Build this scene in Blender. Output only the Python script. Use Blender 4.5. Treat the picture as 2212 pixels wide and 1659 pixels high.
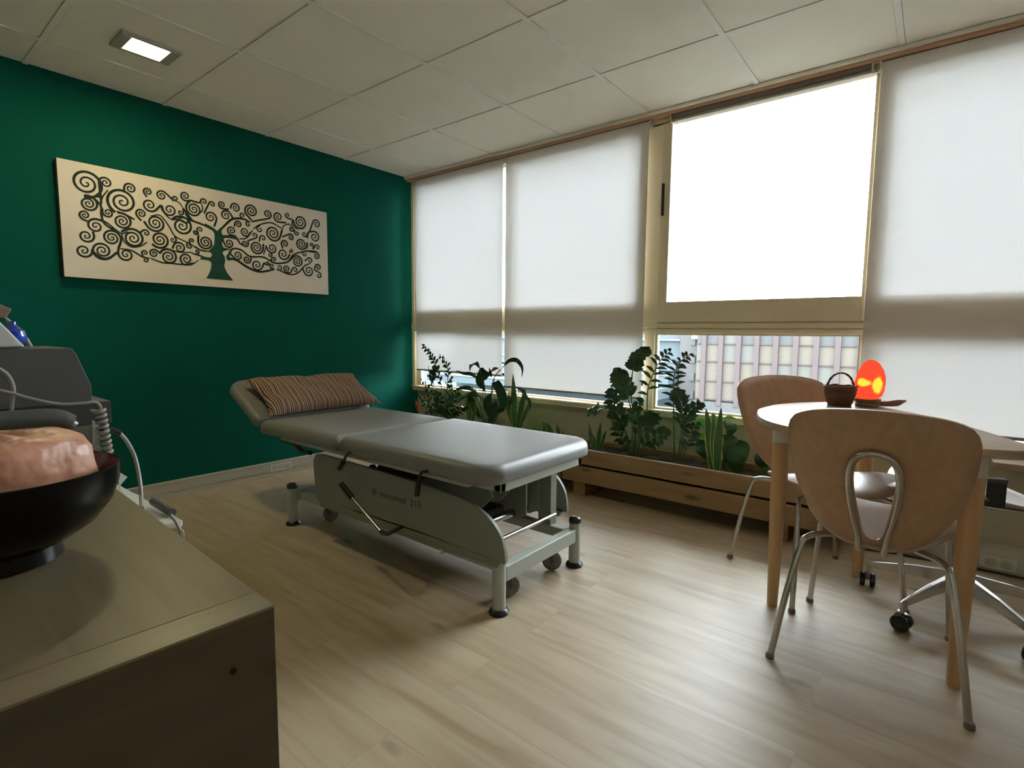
import bpy, bmesh, math, random
from mathutils import Vector, Matrix
random.seed(7)
for o in list(bpy.data.objects): bpy.data.objects.remove(o)
S = bpy.context.scene; C = S.collection
PI = math.pi
# ---------------------------------------------------------------- camera
F, YAW, PITCH, ROLL = 1150.4, .66976, .094985, .008911
CAM = Vector((3.566, -3.098, 1.0))
def _axes():
    cy, sy, cp, sp = math.cos(YAW), math.sin(YAW), math.cos(PITCH), math.sin(PITCH)
    f = Vector((-sy*cp, cy*cp, -sp)); r = Vector((cy, sy, 0)); u = r.cross(f)
    cr, sr = math.cos(ROLL), math.sin(ROLL)
    return cr*r+sr*u, -sr*r+cr*u, f
R_, U_, FW = _axes()
cd = bpy.data.cameras.new('camera'); cam = bpy.data.objects.new('camera', cd); C.objects.link(cam)
cd.sensor_width = 36; cd.lens = 36*F/2212; cd.clip_start = .02; cd.clip_end = 500
m = Matrix((R_, U_, -FW)).transposed().to_4x4(); m.translation = CAM; cam.matrix_world = m
S.camera = cam
def ray(px, py): return FW+(px-1106)/F*R_-(py-829.5)/F*U_
def ay(px, py, y): d = ray(px, py); return CAM+d*((y-CAM.y)/d.y)      # point on the plane y
def ax(px, py, x): d = ray(px, py); return CAM+d*((x-CAM.x)/d.x)
def az(px, py, z): d = ray(px, py); return CAM+d*((z-CAM.z)/d.z)
# ---------------------------------------------------------------- light
SKY = 6.5
w = bpy.data.worlds.new('sky'); S.world = w; w.use_nodes = True
bg = w.node_tree.nodes['Background']; bg.inputs[0].default_value = (.87, .94, 1, 1); bg.inputs[1].default_value = SKY
S.view_settings.view_transform = 'Standard'; S.view_settings.look = 'None'
S.view_settings.gamma = 1; S.view_settings.exposure = 1.95; S.view_settings.use_curve_mapping = False
# ---------------------------------------------------------------- materials
def nt(name):
    m = bpy.data.materials.new(name); m.use_nodes = True
    return m, m.node_tree, m.node_tree.nodes['Principled BSDF']
def mat(name, col, rough=.5, metal=0, bump=0, bscale=200, var=0, vscale=8, spec=.5, coat=0):
    m, t, p = nt(name); N, L = t.nodes, t.links
    p.inputs['Base Color'].default_value = (*col, 1); p.inputs['Roughness'].default_value = rough
    p.inputs['Metallic'].default_value = metal; p.inputs['Specular IOR Level'].default_value = spec
    p.inputs['Coat Weight'].default_value = coat
    tc = N.new('ShaderNodeTexCoord')
    nz = N.new('ShaderNodeTexNoise'); nz.inputs['Scale'].default_value = vscale; nz.inputs['Detail'].default_value = 4
    L.new(tc.outputs['Object'], nz.inputs['Vector'])
    mx = N.new('ShaderNodeMix'); mx.data_type = 'RGBA'
    a = var if var else .04
    mx.inputs['A'].default_value = (*[c*(1-a) for c in col], 1); mx.inputs['B'].default_value = (*[min(1, c*(1+a)) for c in col], 1)
    L.new(nz.outputs['Fac'], mx.inputs['Factor']); L.new(mx.outputs['Result'], p.inputs['Base Color'])
    if bump:
        n2 = N.new('ShaderNodeTexNoise'); n2.inputs['Scale'].default_value = bscale
        L.new(tc.outputs['Object'], n2.inputs['Vector'])
        b = N.new('ShaderNodeBump'); b.inputs['Strength'].default_value = bump; b.inputs['Distance'].default_value = .002
        L.new(n2.outputs['Fac'], b.inputs['Height']); L.new(b.outputs['Normal'], p.inputs['Normal'])
    return m
def rough_salt(m):
    for n in m.node_tree.nodes:
        if n.type == 'BUMP': n.inputs['Distance'].default_value = .0055
def wood(name, c1, c2, axis=0, scale=1., rough=.45, knots=False, coat=0):
    m, t, p = nt(name); N, L = t.nodes, t.links
    tc = N.new('ShaderNodeTexCoord'); mp = N.new('ShaderNodeMapping')
    s = [14*scale]*3; s[axis] = 1.2*scale; mp.inputs['Scale'].default_value = s
    L.new(tc.outputs['Object'], mp.inputs['Vector'])
    nz = N.new('ShaderNodeTexNoise'); nz.inputs['Scale'].default_value = 2; nz.inputs['Detail'].default_value = 6; nz.inputs['Distortion'].default_value = .6
    L.new(mp.outputs['Vector'], nz.inputs['Vector'])
    cr = N.new('ShaderNodeValToRGB'); cr.color_ramp.elements[0].position = .3; cr.color_ramp.elements[1].position = .7
    cr.color_ramp.elements[0].color = (*c1, 1); cr.color_ramp.elements[1].color = (*c2, 1)
    L.new(nz.outputs['Fac'], cr.inputs['Fac'])
    out = cr.outputs['Color']
    if knots:
        mp2 = N.new('ShaderNodeMapping'); s2 = [9, 9, 9]; s2[axis] = 2.6; mp2.inputs['Scale'].default_value = s2
        L.new(tc.outputs['Object'], mp2.inputs['Vector'])
        v = N.new('ShaderNodeTexVoronoi'); v.inputs['Scale'].default_value = 1.; L.new(mp2.outputs['Vector'], v.inputs['Vector'])
        r = N.new('ShaderNodeMapRange'); r.inputs['From Min'].default_value = .05; r.inputs['From Max'].default_value = .16
        L.new(v.outputs['Distance'], r.inputs['Value'])
        mx = N.new('ShaderNodeMix'); mx.data_type = 'RGBA'; L.new(r.outputs['Result'], mx.inputs['Factor'])
        mx.inputs['A'].default_value = (*[c*.45 for c in c1], 1); L.new(out, mx.inputs['B']); out = mx.outputs['Result']
    L.new(out, p.inputs['Base Color']); p.inputs['Roughness'].default_value = rough; p.inputs['Coat Weight'].default_value = coat
    return m
def floor_mat():
    m, t, p = nt('laminate'); N, L = t.nodes, t.links
    tc = N.new('ShaderNodeTexCoord')
    br = N.new('ShaderNodeTexBrick'); br.offset = .37; br.inputs['Scale'].default_value = 1
    br.inputs['Brick Width'].default_value = 1.28; br.inputs['Row Height'].default_value = .192
    br.inputs['Mortar Size'].default_value = .0012; br.inputs['Mortar Smooth'].default_value = .3
    br.inputs['Color1'].default_value = (.1, .1, .1, 1); br.inputs['Color2'].default_value = (.9, .9, .9, 1); br.inputs['Mortar'].default_value = (.5, .5, .5, 1)
    L.new(tc.outputs['Object'], br.inputs['Vector'])
    mp = N.new('ShaderNodeMapping'); mp.inputs['Scale'].default_value = (1.3, 11, 1)
    add = N.new('ShaderNodeVectorMath'); add.operation = 'ADD'
    sc = N.new('ShaderNodeVectorMath'); sc.operation = 'SCALE'; sc.inputs['Scale'].default_value = 3
    L.new(br.outputs['Color'], sc.inputs[0]); L.new(tc.outputs['Object'], add.inputs[0]); L.new(sc.outputs[0], add.inputs[1])
    L.new(add.outputs[0], mp.inputs['Vector'])
    nz = N.new('ShaderNodeTexNoise'); nz.inputs['Scale'].default_value = 1.6; nz.inputs['Detail'].default_value = 7; nz.inputs['Distortion'].default_value = .8
    L.new(mp.outputs['Vector'], nz.inputs['Vector'])
    cr = N.new('ShaderNodeValToRGB'); e = cr.color_ramp.elements
    e[0].position = .2; e[0].color = (.34, .245, .15, 1); e[1].position = .65; e[1].color = (.52, .42, .295, 1)
    L.new(nz.outputs['Fac'], cr.inputs['Fac'])
    # small knots
    mp2 = N.new('ShaderNodeMapping'); mp2.inputs['Scale'].default_value = (1.8, 4.2, 1); L.new(add.outputs[0], mp2.inputs['Vector'])
    v = N.new('ShaderNodeTexVoronoi'); v.inputs['Scale'].default_value = 1; L.new(mp2.outputs['Vector'], v.inputs['Vector'])
    r = N.new('ShaderNodeMapRange'); r.inputs['From Min'].default_value = .02; r.inputs['From Max'].default_value = .10
    r.inputs['To Min'].default_value = .45
    L.new(v.outputs['Distance'], r.inputs['Value'])
    mu = N.new('ShaderNodeMix'); mu.data_type = 'RGBA'; mu.blend_type = 'MULTIPLY'; mu.inputs['Factor'].default_value = 1
    L.new(cr.outputs['Color'], mu.inputs['A']); L.new(r.outputs['Result'], mu.inputs['B'])
    # plank tone and seams
    tn = N.new('ShaderNodeMapRange'); tn.inputs['To Min'].default_value = .98; tn.inputs['To Max'].default_value = 1.02
    L.new(br.outputs['Color'], tn.inputs['Value'])
    m2 = N.new('ShaderNodeMix'); m2.data_type = 'RGBA'; m2.blend_type = 'MULTIPLY'; m2.inputs['Factor'].default_value = 1
    L.new(mu.outputs['Result'], m2.inputs['A']); L.new(tn.outputs['Result'], m2.inputs['B'])
    m3 = N.new('ShaderNodeMix'); m3.data_type = 'RGBA'; m3.inputs['B'].default_value = (.27, .21, .14, 1)
    fm = N.new('ShaderNodeMath'); fm.operation = 'MULTIPLY'; fm.inputs[1].default_value = .25
    L.new(br.outputs['Fac'], fm.inputs[0]); L.new(fm.outputs[0], m3.inputs['Factor']); L.new(m2.outputs['Result'], m3.inputs['A'])
    L.new(m3.outputs['Result'], p.inputs['Base Color']); p.inputs['Roughness'].default_value = .42
    p.inputs['Specular IOR Level'].default_value = .42
    return m
def glass_mat():
    m = bpy.data.materials.new('window_glass'); m.use_nodes = True; t = m.node_tree; N, L = t.nodes, t.links; N.clear()
    o = N.new('ShaderNodeOutputMaterial'); mx = N.new('ShaderNodeMixShader'); fr = N.new('ShaderNodeFresnel'); fr.inputs['IOR'].default_value = 1.3
    a = N.new('ShaderNodeBsdfTransparent'); a.inputs[0].default_value = (.96, .98, .98, 1); b = N.new('ShaderNodeBsdfGlossy'); b.inputs['Roughness'].default_value = .02
    L.new(fr.outputs[0], mx.inputs[0]); L.new(a.outputs[0], mx.inputs[1]); L.new(b.outputs[0], mx.inputs[2]); L.new(mx.outputs[0], o.inputs[0])
    return m
def blind_mat():
    m = bpy.data.materials.new('blind_fabric'); m.use_nodes = True; t = m.node_tree; N, L = t.nodes, t.links; N.clear()
    o = N.new('ShaderNodeOutputMaterial'); mx = N.new('ShaderNodeMixShader'); mx.inputs[0].default_value = .40
    a = N.new('ShaderNodeBsdfDiffuse'); a.inputs[0].default_value = (.74, .67, .58, 1)
    b = N.new('ShaderNodeBsdfTranslucent'); b.inputs[0].default_value = (.88, .90, .93, 1)
    tc = N.new('ShaderNodeTexCoord'); mp = N.new('ShaderNodeMapping'); mp.inputs['Scale'].default_value = (20, 1, 420)
    nz = N.new('ShaderNodeTexNoise'); nz.inputs['Scale'].default_value = 1; nz.inputs['Detail'].default_value = 3
    L.new(tc.outputs['Object'], mp.inputs[0]); L.new(mp.outputs[0], nz.inputs['Vector'])
    r = N.new('ShaderNodeMapRange'); r.inputs['To Min'].default_value = .20; r.inputs['To Max'].default_value = .24
    L.new(nz.outputs['Fac'], r.inputs['Value']); L.new(r.outputs['Result'], mx.inputs[0])
    tr = N.new('ShaderNodeBsdfTransparent'); m2 = N.new('ShaderNodeMixShader'); m2.inputs[0].default_value = .075
    L.new(a.outputs[0], mx.inputs[1]); L.new(b.outputs[0], mx.inputs[2])
    L.new(mx.outputs[0], m2.inputs[1]); L.new(tr.outputs[0], m2.inputs[2]); L.new(m2.outputs[0], o.inputs[0])
    return m
def emis(name, col, st, noise=None):
    m = bpy.data.materials.new(name); m.use_nodes = True; t = m.node_tree; N, L = t.nodes, t.links; N.clear()
    o = N.new('ShaderNodeOutputMaterial'); e = N.new('ShaderNodeEmission'); e.inputs[0].default_value = (*col, 1); e.inputs[1].default_value = st
    L.new(e.outputs[0], o.inputs[0])
    if noise:
        tc = N.new('ShaderNodeTexCoord'); nz = N.new('ShaderNodeTexNoise'); nz.inputs['Scale'].default_value = 40; nz.inputs['Detail'].default_value = 3
        L.new(tc.outputs['Object'], nz.inputs['Vector']); prev = None
        for p, sc in noise:
            sb = N.new('ShaderNodeVectorMath'); sb.operation = 'SUBTRACT'; sb.inputs[1].default_value = p; L.new(tc.outputs['Object'], sb.inputs[0])
            ml = N.new('ShaderNodeVectorMath'); ml.operation = 'MULTIPLY'; ml.inputs[1].default_value = sc; L.new(sb.outputs[0], ml.inputs[0])
            ln = N.new('ShaderNodeVectorMath'); ln.operation = 'LENGTH'; L.new(ml.outputs[0], ln.inputs[0]); cur = ln.outputs['Value']
            if prev is not None:
                mi = N.new('ShaderNodeMath'); mi.operation = 'MINIMUM'; L.new(prev, mi.inputs[0]); L.new(cur, mi.inputs[1]); cur = mi.outputs[0]
            prev = cur
        ad = N.new('ShaderNodeMath'); ad.operation = 'ADD'; L.new(prev, ad.inputs[0]); L.new(nz.outputs['Fac'], ad.inputs[1])
        cr = N.new('ShaderNodeValToRGB'); el = cr.color_ramp.elements; el[0].position = .75; el[1].position = 1.0
        el[0].color = (1.0, .78, .06, 1); el[1].color = (*col, 1); k = el.new(.88); k.color = (1.0, .30, .035, 1)
        sc2 = N.new('ShaderNodeMath'); sc2.operation = 'MULTIPLY'; sc2.inputs[1].default_value = .62; L.new(ad.outputs[0], sc2.inputs[0])
        L.new(sc2.outputs[0], cr.inputs['Fac']); L.new(cr.outputs['Color'], e.inputs[0])
    return m
def stripes():
    m, t, p = nt('striped_cotton'); N, L = t.nodes, t.links
    tc = N.new('ShaderNodeTexCoord'); sx = N.new('ShaderNodeSeparateXYZ'); L.new(tc.outputs['Object'], sx.inputs[0])
    mu = N.new('ShaderNodeMath'); mu.operation = 'MULTIPLY'; mu.inputs[1].default_value = 1/.080
    L.new(sx.outputs['Y'], mu.inputs[0]); fr = N.new('ShaderNodeMath'); fr.operation = 'FRACT'
    ad = N.new('ShaderNodeMath'); ad.operation = 'ADD'; ad.inputs[1].default_value = 20; L.new(mu.outputs[0], ad.inputs[0]); L.new(ad.outputs[0], fr.inputs[0])
    cr = N.new('ShaderNodeValToRGB'); cr.color_ramp.interpolation = 'CONSTANT'; e = cr.color_ramp.elements
    cols = [(0, (0.409, 0.350, 0.259)), (.07, (0.132, 0.049, 0.036)), (.16, (0.330, 0.245, 0.173)), (.24, (0.033, 0.021, 0.020)), (.30, (0.436, 0.385, 0.302)), (.35, (0.178, 0.063, 0.043)), (.45, (0.297, 0.182, 0.122)),
            (.53, (0.066, 0.035, 0.029)), (.60, (0.363, 0.294, 0.216)), (.68, (0.218, 0.091, 0.061)), (.76, (0.422, 0.364, 0.274)), (.80, (0.046, 0.028, 0.025)), (.87, (0.264, 0.154, 0.108)), (.94, (0.145, 0.056, 0.040))]
    e[0].color = (*cols[0][1], 1); e[1].position = cols[1][0]; e[1].color = (*cols[1][1], 1)
    for q, c in cols[2:]:
        k = e.new(q); k.color = (*c, 1)
    L.new(fr.outputs[0], cr.inputs['Fac']); L.new(cr.outputs['Color'], p.inputs['Base Color']); p.inputs['Roughness'].default_value = .9
    p.inputs['Specular IOR Level'].default_value = .15
    return m
M = dict(
    green=mat('green_paint', (.0, .085, .058), .8, bump=.12, bscale=260, var=.12, vscale=3, spec=.12),
    white_wall=mat('white_paint', (.80, .76, .68), .8), cream=mat('cream_paint', (.50, .45, .31), .7, bump=.08, bscale=90),
    tile=mat('ceiling_tile', (.90, .83, .69), .95, bump=.35, bscale=420, spec=.1), grid=mat('grid_metal', (.86, .805, .69), .6),
    floor=floor_mat(), glass=glass_mat(), blind=blind_mat(),
    frame=mat('beige_lacquer', (.78, .67, .46), .45), copper=mat('salmon_strip', (.66, .38, .23), .5, var=.15, vscale=5), roll=mat('rolled_fabric', (.20, .15, .11), .8),
    bar=mat('bar_metal', (.30, .27, .24), .4), whitep=mat('white_plastic', (.62, .60, .54), .4), trunk=mat('trunking_plastic', (.50, .46, .38), .45),
    black=mat('black_plastic', (.015, .016, .02), .3), dark=mat('dark_metal', (.06, .06, .06), .5),
    vinyl=mat('grey_vinyl', (.205, .20, .19), .42, bump=.18, bscale=380, var=.05, spec=.5), steel=mat('grey_enamel', (.42, .44, .385), .38, var=.06),
    panel=mat('grey_green_panel', (.23, .24, .195), .5, bump=.06, bscale=300), chrome=mat('chrome', (.50, .485, .46), .24, 1),
    rubber=mat('grey_rubber', (.16, .15, .14), .6), stripes=stripes(),
    ply=wood('beech_ply', (.47, .28, .155), (.54, .33, .19), 2, 1.5, .42), plyseat=wood('seat_ply', (.46, .35, .265), (.52, .40, .30), 1, 1.5, .42),
    top=wood('birch_top', (.41, .31, .22), (.46, .35, .25), 0, 1.2, .42), legw=wood('beech_leg', (.55, .33, .15), (.62, .38, .18), 2, 2, .4),
    cab=wood('cabinet_laminate', (.165, .125, .066), (.21, .162, .09), 0, 1.6, .38), cab_shade=wood('cabinet_side_shade', (.078, .056, .032), (.10, .075, .043), 1, 1.6, .38),  # second one: same laminate, darkened to put the unlit side's shade into colour
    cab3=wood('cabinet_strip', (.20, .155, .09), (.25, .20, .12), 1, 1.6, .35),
    pine=wood('pine_board', (.245, .145, .062), (.335, .215, .10), 0, .9, .6, knots=True), soil=mat('soil', (.025, .018, .012), .95, bump=.9, bscale=60, var=.4, vscale=60),
    leaf=mat('dark_leaf', (.022, .075, .022), .34, var=.3, vscale=20), leaf2=mat('glossy_leaf', (.02, .06, .028), .2, var=.3, vscale=20),
    leaf3=mat('fresh_leaf', (.10, .24, .035), .35, var=.25, vscale=30), yellow=mat('yellow_margin', (.46, .48, .12), .4), stem=mat('green_stem', (.05, .10, .03), .5),
    snake=mat('snake_leaf', (.035, .12, .035), .35, var=.5, vscale=60), dry=mat('dry_leaf', (.12, .09, .035), .5, var=.3, vscale=30), red=mat('red_bud', (.55, .05, .05), .5),
    bowl=mat('black_lacquer', (.004, .004, .0045), .22, spec=.25), bowlin=mat('red_lacquer', (.075, .008, .006), .2),
    salt=mat('salt_rock', (.64, .305, .195), .4, bump=1., bscale=30, var=.24, vscale=8), wicker=mat('wicker', (.12, .055, .03), .7, bump=.6, bscale=160, var=.3, vscale=120),
    device=mat('device_grey', (.10, .098, .096), .55, bump=.1, bscale=500), device2=mat('device_light', (.34, .33, .29), .5), cable=mat('grey_cable', (.34, .32, .28), .5),
    handle=mat('handle_grey', (.10, .105, .10), .35), paper=mat('paper', (.62, .64, .60), .7), blue=mat('blue_glass', (.01, .05, .42), .08, coat=1),
    canvas=mat('canvas_print', (.72, .635, .56), .85, bump=.1, bscale=500), canvas_edge=mat('canvas_edge', (.18, .07, .055), .8), cut_shade=mat('cutout_shade', (.006, .018, .014), .8), trunkgreen=mat('cutout_green', (.002, .06, .040), .8),  # dark lines: shade inside the cuts put into colour; green: wall showing through
    pier=mat('facade_pier', (0.0540, 0.0435, 0.0435), .8, spec=0.0), cream_pane=mat('facade_cream', (0.0780, 0.0690, 0.0570), .6, spec=0.0), blue_pane=mat('facade_blue', (0.0705, 0.0690, 0.0630), .4, spec=0.0), darkrow=mat('facade_top_row', (0.0540, 0.0555, 0.0555), .4, spec=0.0),
    stone=mat('grey_stone', (0.0540, 0.0525, 0.0510), .8, spec=0.0, var=.1), bluegrey=mat('blue_grey_render', (0.0510, 0.0630, 0.0690), .8, spec=0.0), road=mat('asphalt', (0.0510, 0.0555, 0.0570), .8, spec=0.0, var=.1, vscale=.3), white_roof=mat('white_roof', (0.1500, 0.1500, 0.1500), .7, spec=0.0),
    spot=mat('lamp_housing', (.40, .40, .33), .4), orange=mat('orange_sign', (.9, .22, .08), .5), kraft=mat('brown_card', (.28, .20, .13), .7), wooddark=wood('carved_wood', (.20, .12, .075), (.30, .19, .12), 0, 4, .5),
)
rough_salt(M['salt'])
for k, sp in (('top', .12), ('plyseat', .2)):
    M[k].node_tree.nodes['Principled BSDF'].inputs['Specular IOR Level'].default_value = sp
# ---------------------------------------------------------------- helpers
def finish(name, bm, m, parent=None, smooth=False, bevel=0, mats=None, solid=0, angle=40):
    bmesh.ops.recalc_face_normals(bm, faces=bm.faces)
    me = bpy.data.meshes.new(name); bm.to_mesh(me); bm.free()
    for k in (mats or [m]): me.materials.append(k)
    o = bpy.data.objects.new(name, me); C.objects.link(o)
    if smooth:
        for p in me.polygons: p.use_smooth = True
        me.set_sharp_from_angle(angle=math.radians(angle))
    if parent: o.parent = parent
    if solid:
        s = o.modifiers.new('solid', 'SOLIDIFY'); s.thickness = solid; s.offset = 0
    if bevel:
        b = o.modifiers.new('bevel', 'BEVEL'); b.width = bevel; b.segments = 3; b.limit_method = 'ANGLE'
    return o
def tag(o, label=None, cat=None, group=None, kind=None):
    for k, v in (('label', label), ('category', cat), ('group', group), ('kind', kind)):
        if v: o[k] = v
    return o
def thing(name, label, cat, loc=(0, 0, 0), rz=0, group=None):
    o = bpy.data.objects.new(name, None); C.objects.link(o); o.location = loc; o.rotation_euler = (0, 0, rz); o.empty_display_size = .1
    return tag(o, label, cat, group)
def B(): return bmesh.new()
def box(bm, x0, x1, y0, y1, z0, z1, mi=0):
    v = [bm.verts.new((x, y, z)) for x in (x0, x1) for y in (y0, y1) for z in (z0, z1)]
    for f in ((0, 1, 3, 2), (4, 6, 7, 5), (0, 4, 5, 1), (2, 3, 7, 6), (0, 2, 6, 4), (1, 5, 7, 3)):
        bm.faces.new([v[i] for i in f]).material_index = mi
    return bm
def rings(bm, loops, cap=True, mi=0):
    L = [[bm.verts.new(p) for p in l] for l in loops]; n = len(L[0])
    for a, b in zip(L, L[1:]):
        for i in range(n): bm.faces.new((a[i], a[(i+1) % n], b[(i+1) % n], b[i])).material_index = mi
    if cap:
        bm.faces.new(L[0][::-1]).material_index = mi; bm.faces.new(L[-1]).material_index = mi
    return bm
def lathe(bm, prof, c=(0, 0, 0), n=24, mi=0, axis='z', cap=True):
    def pt(r, h, a):
        if axis == 'z': return (c[0]+r*math.cos(a), c[1]+r*math.sin(a), c[2]+h)
        if axis == 'y': return (c[0]+r*math.cos(a), c[1]+h, c[2]+r*math.sin(a))
        return (c[0]+h, c[1]+r*math.cos(a), c[2]+r*math.sin(a))
    return rings(bm, [[pt(max(r, 1e-4), h, 2*PI*i/n) for i in range(n)] for r, h in prof], cap, mi)
def smooth_path(pts, k=6):
    P = [Vector(p) for p in pts]; P = [2*P[0]-P[1]]+P+[2*P[-1]-P[-2]]; out = []
    for i in range(1, len(P)-2):
        a, b, c, d = P[i-1:i+3]
        for j in range(k):
            t = j/k; out.append(.5*((2*b)+(c-a)*t+(2*a-5*b+4*c-d)*t*t+(3*b-a-3*c+d)*t**3))
    out.append(P[-2]); return out
def tube(bm, pts, r, n=10, k=6, mi=0, r2=None):
    P = smooth_path(pts, k) if k > 1 else [Vector(p) for p in pts]
    loops = []; up = None
    for i, p in enumerate(P):
        d = (P[min(i+1, len(P)-1)]-P[max(i-1, 0)])
        if d.length < 1e-9: d = Vector((0, 0, 1))
        d.normalize()
        if up is None: up = d.orthogonal().normalized()
        else:
            up = up-d*up.dot(d)
            up = up.normalized() if up.length > 1e-6 else d.orthogonal().normalized()
        s = d.cross(up); rr = r if r2 is None else r+(r2-r)*i/(len(P)-1)
        loops.append([p+rr*(math.cos(2*PI*j/n)*up+math.sin(2*PI*j/n)*s) for j in range(n)])
    return rings(bm, loops, True, mi)
def prism(bm, poly, fn, d0, d1, mi=0):
    """poly of (a, b); fn(a, b, d) -> point"""
    return rings(bm, [[fn(a, b, d0) for a, b in poly], [fn(a, b, d1) for a, b in poly]], True, mi)
def ribbon(bm, pts, width, side, prof=None, k=5, fold=.15, edge=None, mi=0, emi=1):
    """leaf blade along a path, five columns wide, folded along the midrib"""
    P = smooth_path(pts, k); n = len(P)-1; rows = []
    cols = [-1, -.82, 0, .82, 1] if edge else [-1, -.5, 0, .5, 1]
    for i, p in enumerate(P):
        t = i/n; wd = width/2*(prof(t) if prof else math.sin(PI*min(.999, t*.93+.05))**.8)
        d = (P[min(i+1, n)]-P[max(i-1, 0)]).normalized(); s = Vector(side); s = (s-d*s.dot(d)).normalized(); nn = d.cross(s)
        rows.append([bm.verts.new(p+s*wd*c+nn*abs(c)*wd*fold) for c in cols])
    for a, b in zip(rows, rows[1:]):
        for j in range(4):
            f = bm.faces.new((a[j], a[j+1], b[j+1], b[j])); f.material_index = emi if edge and j in (0, 3) else mi
    return bm
def strip(bm, pts, wfn, fn, d0, d1, k=6):
    """flat ribbon of varying width drawn in a plane; pts (a,b)"""
    P = smooth_path([(a, b, 0) for a, b in pts], k) if k > 1 else [Vector((a, b, 0)) for a, b in pts]
    n = len(P)-1; L0, R0 = [], []
    for i, p in enumerate(P):
        d = P[min(i+1, n)]-P[max(i-1, 0)]
        if d.length < 1e-9: d = Vector((1, 0, 0))
        d.normalize(); s = Vector((-d.y, d.x, 0)); wd = wfn(i/n)/2
        L0.append(p+s*wd); R0.append(p-s*wd)
    va = [[bm.verts.new(fn(q.x, q.y, d)) for q in Q] for Q in (L0, R0) for d in (d0, d1)]
    l0, l1, r0, r1 = va
    for i in range(n):
        bm.faces.new((l1[i], l1[i+1], r1[i+1], r1[i])); bm.faces.new((l0[i], l0[i+1], l1[i+1], l1[i])); bm.faces.new((r0[i], r1[i], r1[i+1], r0[i+1]))
# ================================================================= ROOM
HC = 2.287; XR = 5.4; YB = -4.6
tag(finish('floor', box(B(), -.1, XR+.1, YB-.1, .3, -.1, 0), M['floor']), kind='structure')
bm = B(); gx = [-.255+.603*i for i in range(0, 11)]; gy = [-.04-.6*i for i in range(-1, 9)]
box(bm, -.1, XR+.1, YB-.1, .15, HC+.012, HC+.1)
for i in range(len(gx)-1):
    for j in range(len(gy)-1):
        x0, x1 = max(0, gx[i]+.012), min(XR, gx[i+1]-.012); y1, y0 = min(.0, gy[j]-.012), max(YB, gy[j+1]+.012)
        if x1-x0 > .02 and y1-y0 > .02: box(bm, x0, x1, y0, y1, HC+.002, HC+.02)
tag(finish('ceiling', bm, M['tile'], bevel=.004), kind='structure')
bm = B()
for x in gx:
    if x > 0: box(bm, x-.012, x+.012, YB, .0, HC-.002, HC+.014)
for y in gy:
    if y < 0: box(bm, 0, XR, y-.0115, y+.0115, HC-.0015, HC+.013)
tag(finish('ceiling_grid', bm, M['grid']), kind='structure').name = 'trim_1'
tag(finish('wall_left', box(B(), -.1, 0, YB-.1, .06, 0, HC+.1), M['green']), kind='structure')
tag(finish('wall_right', box(B(), XR, XR+.1, YB-.1, .25, 0, HC+.1), M['white_wall']), kind='structure')
tag(finish('wall_back', box(B(), 0, XR, YB-.1, YB, 0, HC+.1), M['white_wall']), kind='structure')
bm = B(); box(bm, 0, XR, .06, .25, 0, .50); box(bm, 0, XR, .121, .25, 2.255, HC+.1); box(bm, 4.95, XR, .0, .25, .5, 2.255)
tag(finish('wall_window', bm, M['cream']), kind='structure')
# baseboard trunking of the green wall
bm = B(); box(bm, 0, .030, YB, -.16, .0, .093); box(bm, .030, .034, YB, -.16, .034, .093); box(bm, .030, .033, YB, -.16, .0, .026); box(bm, 0, .038, YB, -.16, .089, .096)
tag(finish('baseboard_left', bm, M['trunk'], bevel=.0015), kind='structure')
bm = B(); box(bm, 3.30, XR, -.10, .06, 0, .085); box(bm, 3.30, XR, -.106, -.10, .012, .078)
tag(finish('baseboard_window', bm, M['trunk'], bevel=.002), kind='structure')
def socket(loc, rz, n, label, pitch=.045, grp='power sockets in the trunking'):
    t = thing('power_socket', label, 'socket', loc, rz, grp)
    finish('cover_plate', box(B(), -.01-pitch*n/2, pitch*n/2+.01, -.004, .0, -.027, .027), M['whitep'], t, bevel=.002)
    for i in range(n):
        bm = B(); x = (i-(n-1)/2)*pitch
        lathe(bm, [(.0195, -.0065), (.0195, -.001), (.016, -.001), (.016, -.0052), (.001, -.0052)][::1], (x, 0, 0), 20, axis='y')
        for s in (-.006, .006): lathe(bm, [(.0025, -.0065), (.0025, -.005)], (x+s, 0, 0), 8, axis='y', mi=1)
        finish('socket', bm, M['trunk'], t, smooth=True, mats=[M['trunk'], M['black']])
socket((.0345, -1.235, .056), PI/2, 3, 'triple round power socket set in the skirting trunking below the green wall')
socket((3.835, -.1065, .047), 0, 2, 'double power socket in the trunking below the window at the right', .05)
# ---------------------------------------------------------------- windows
XM = [(.02, 1.085), (1.085, 2.19), (2.19, 3.305), (3.305, 4.93)]
def opening(name, up, lo, glaze=True):
    """up/lo = (x0,x1,z0,z1) of glass; frame bars between are built separately"""
bm = B()
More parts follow.
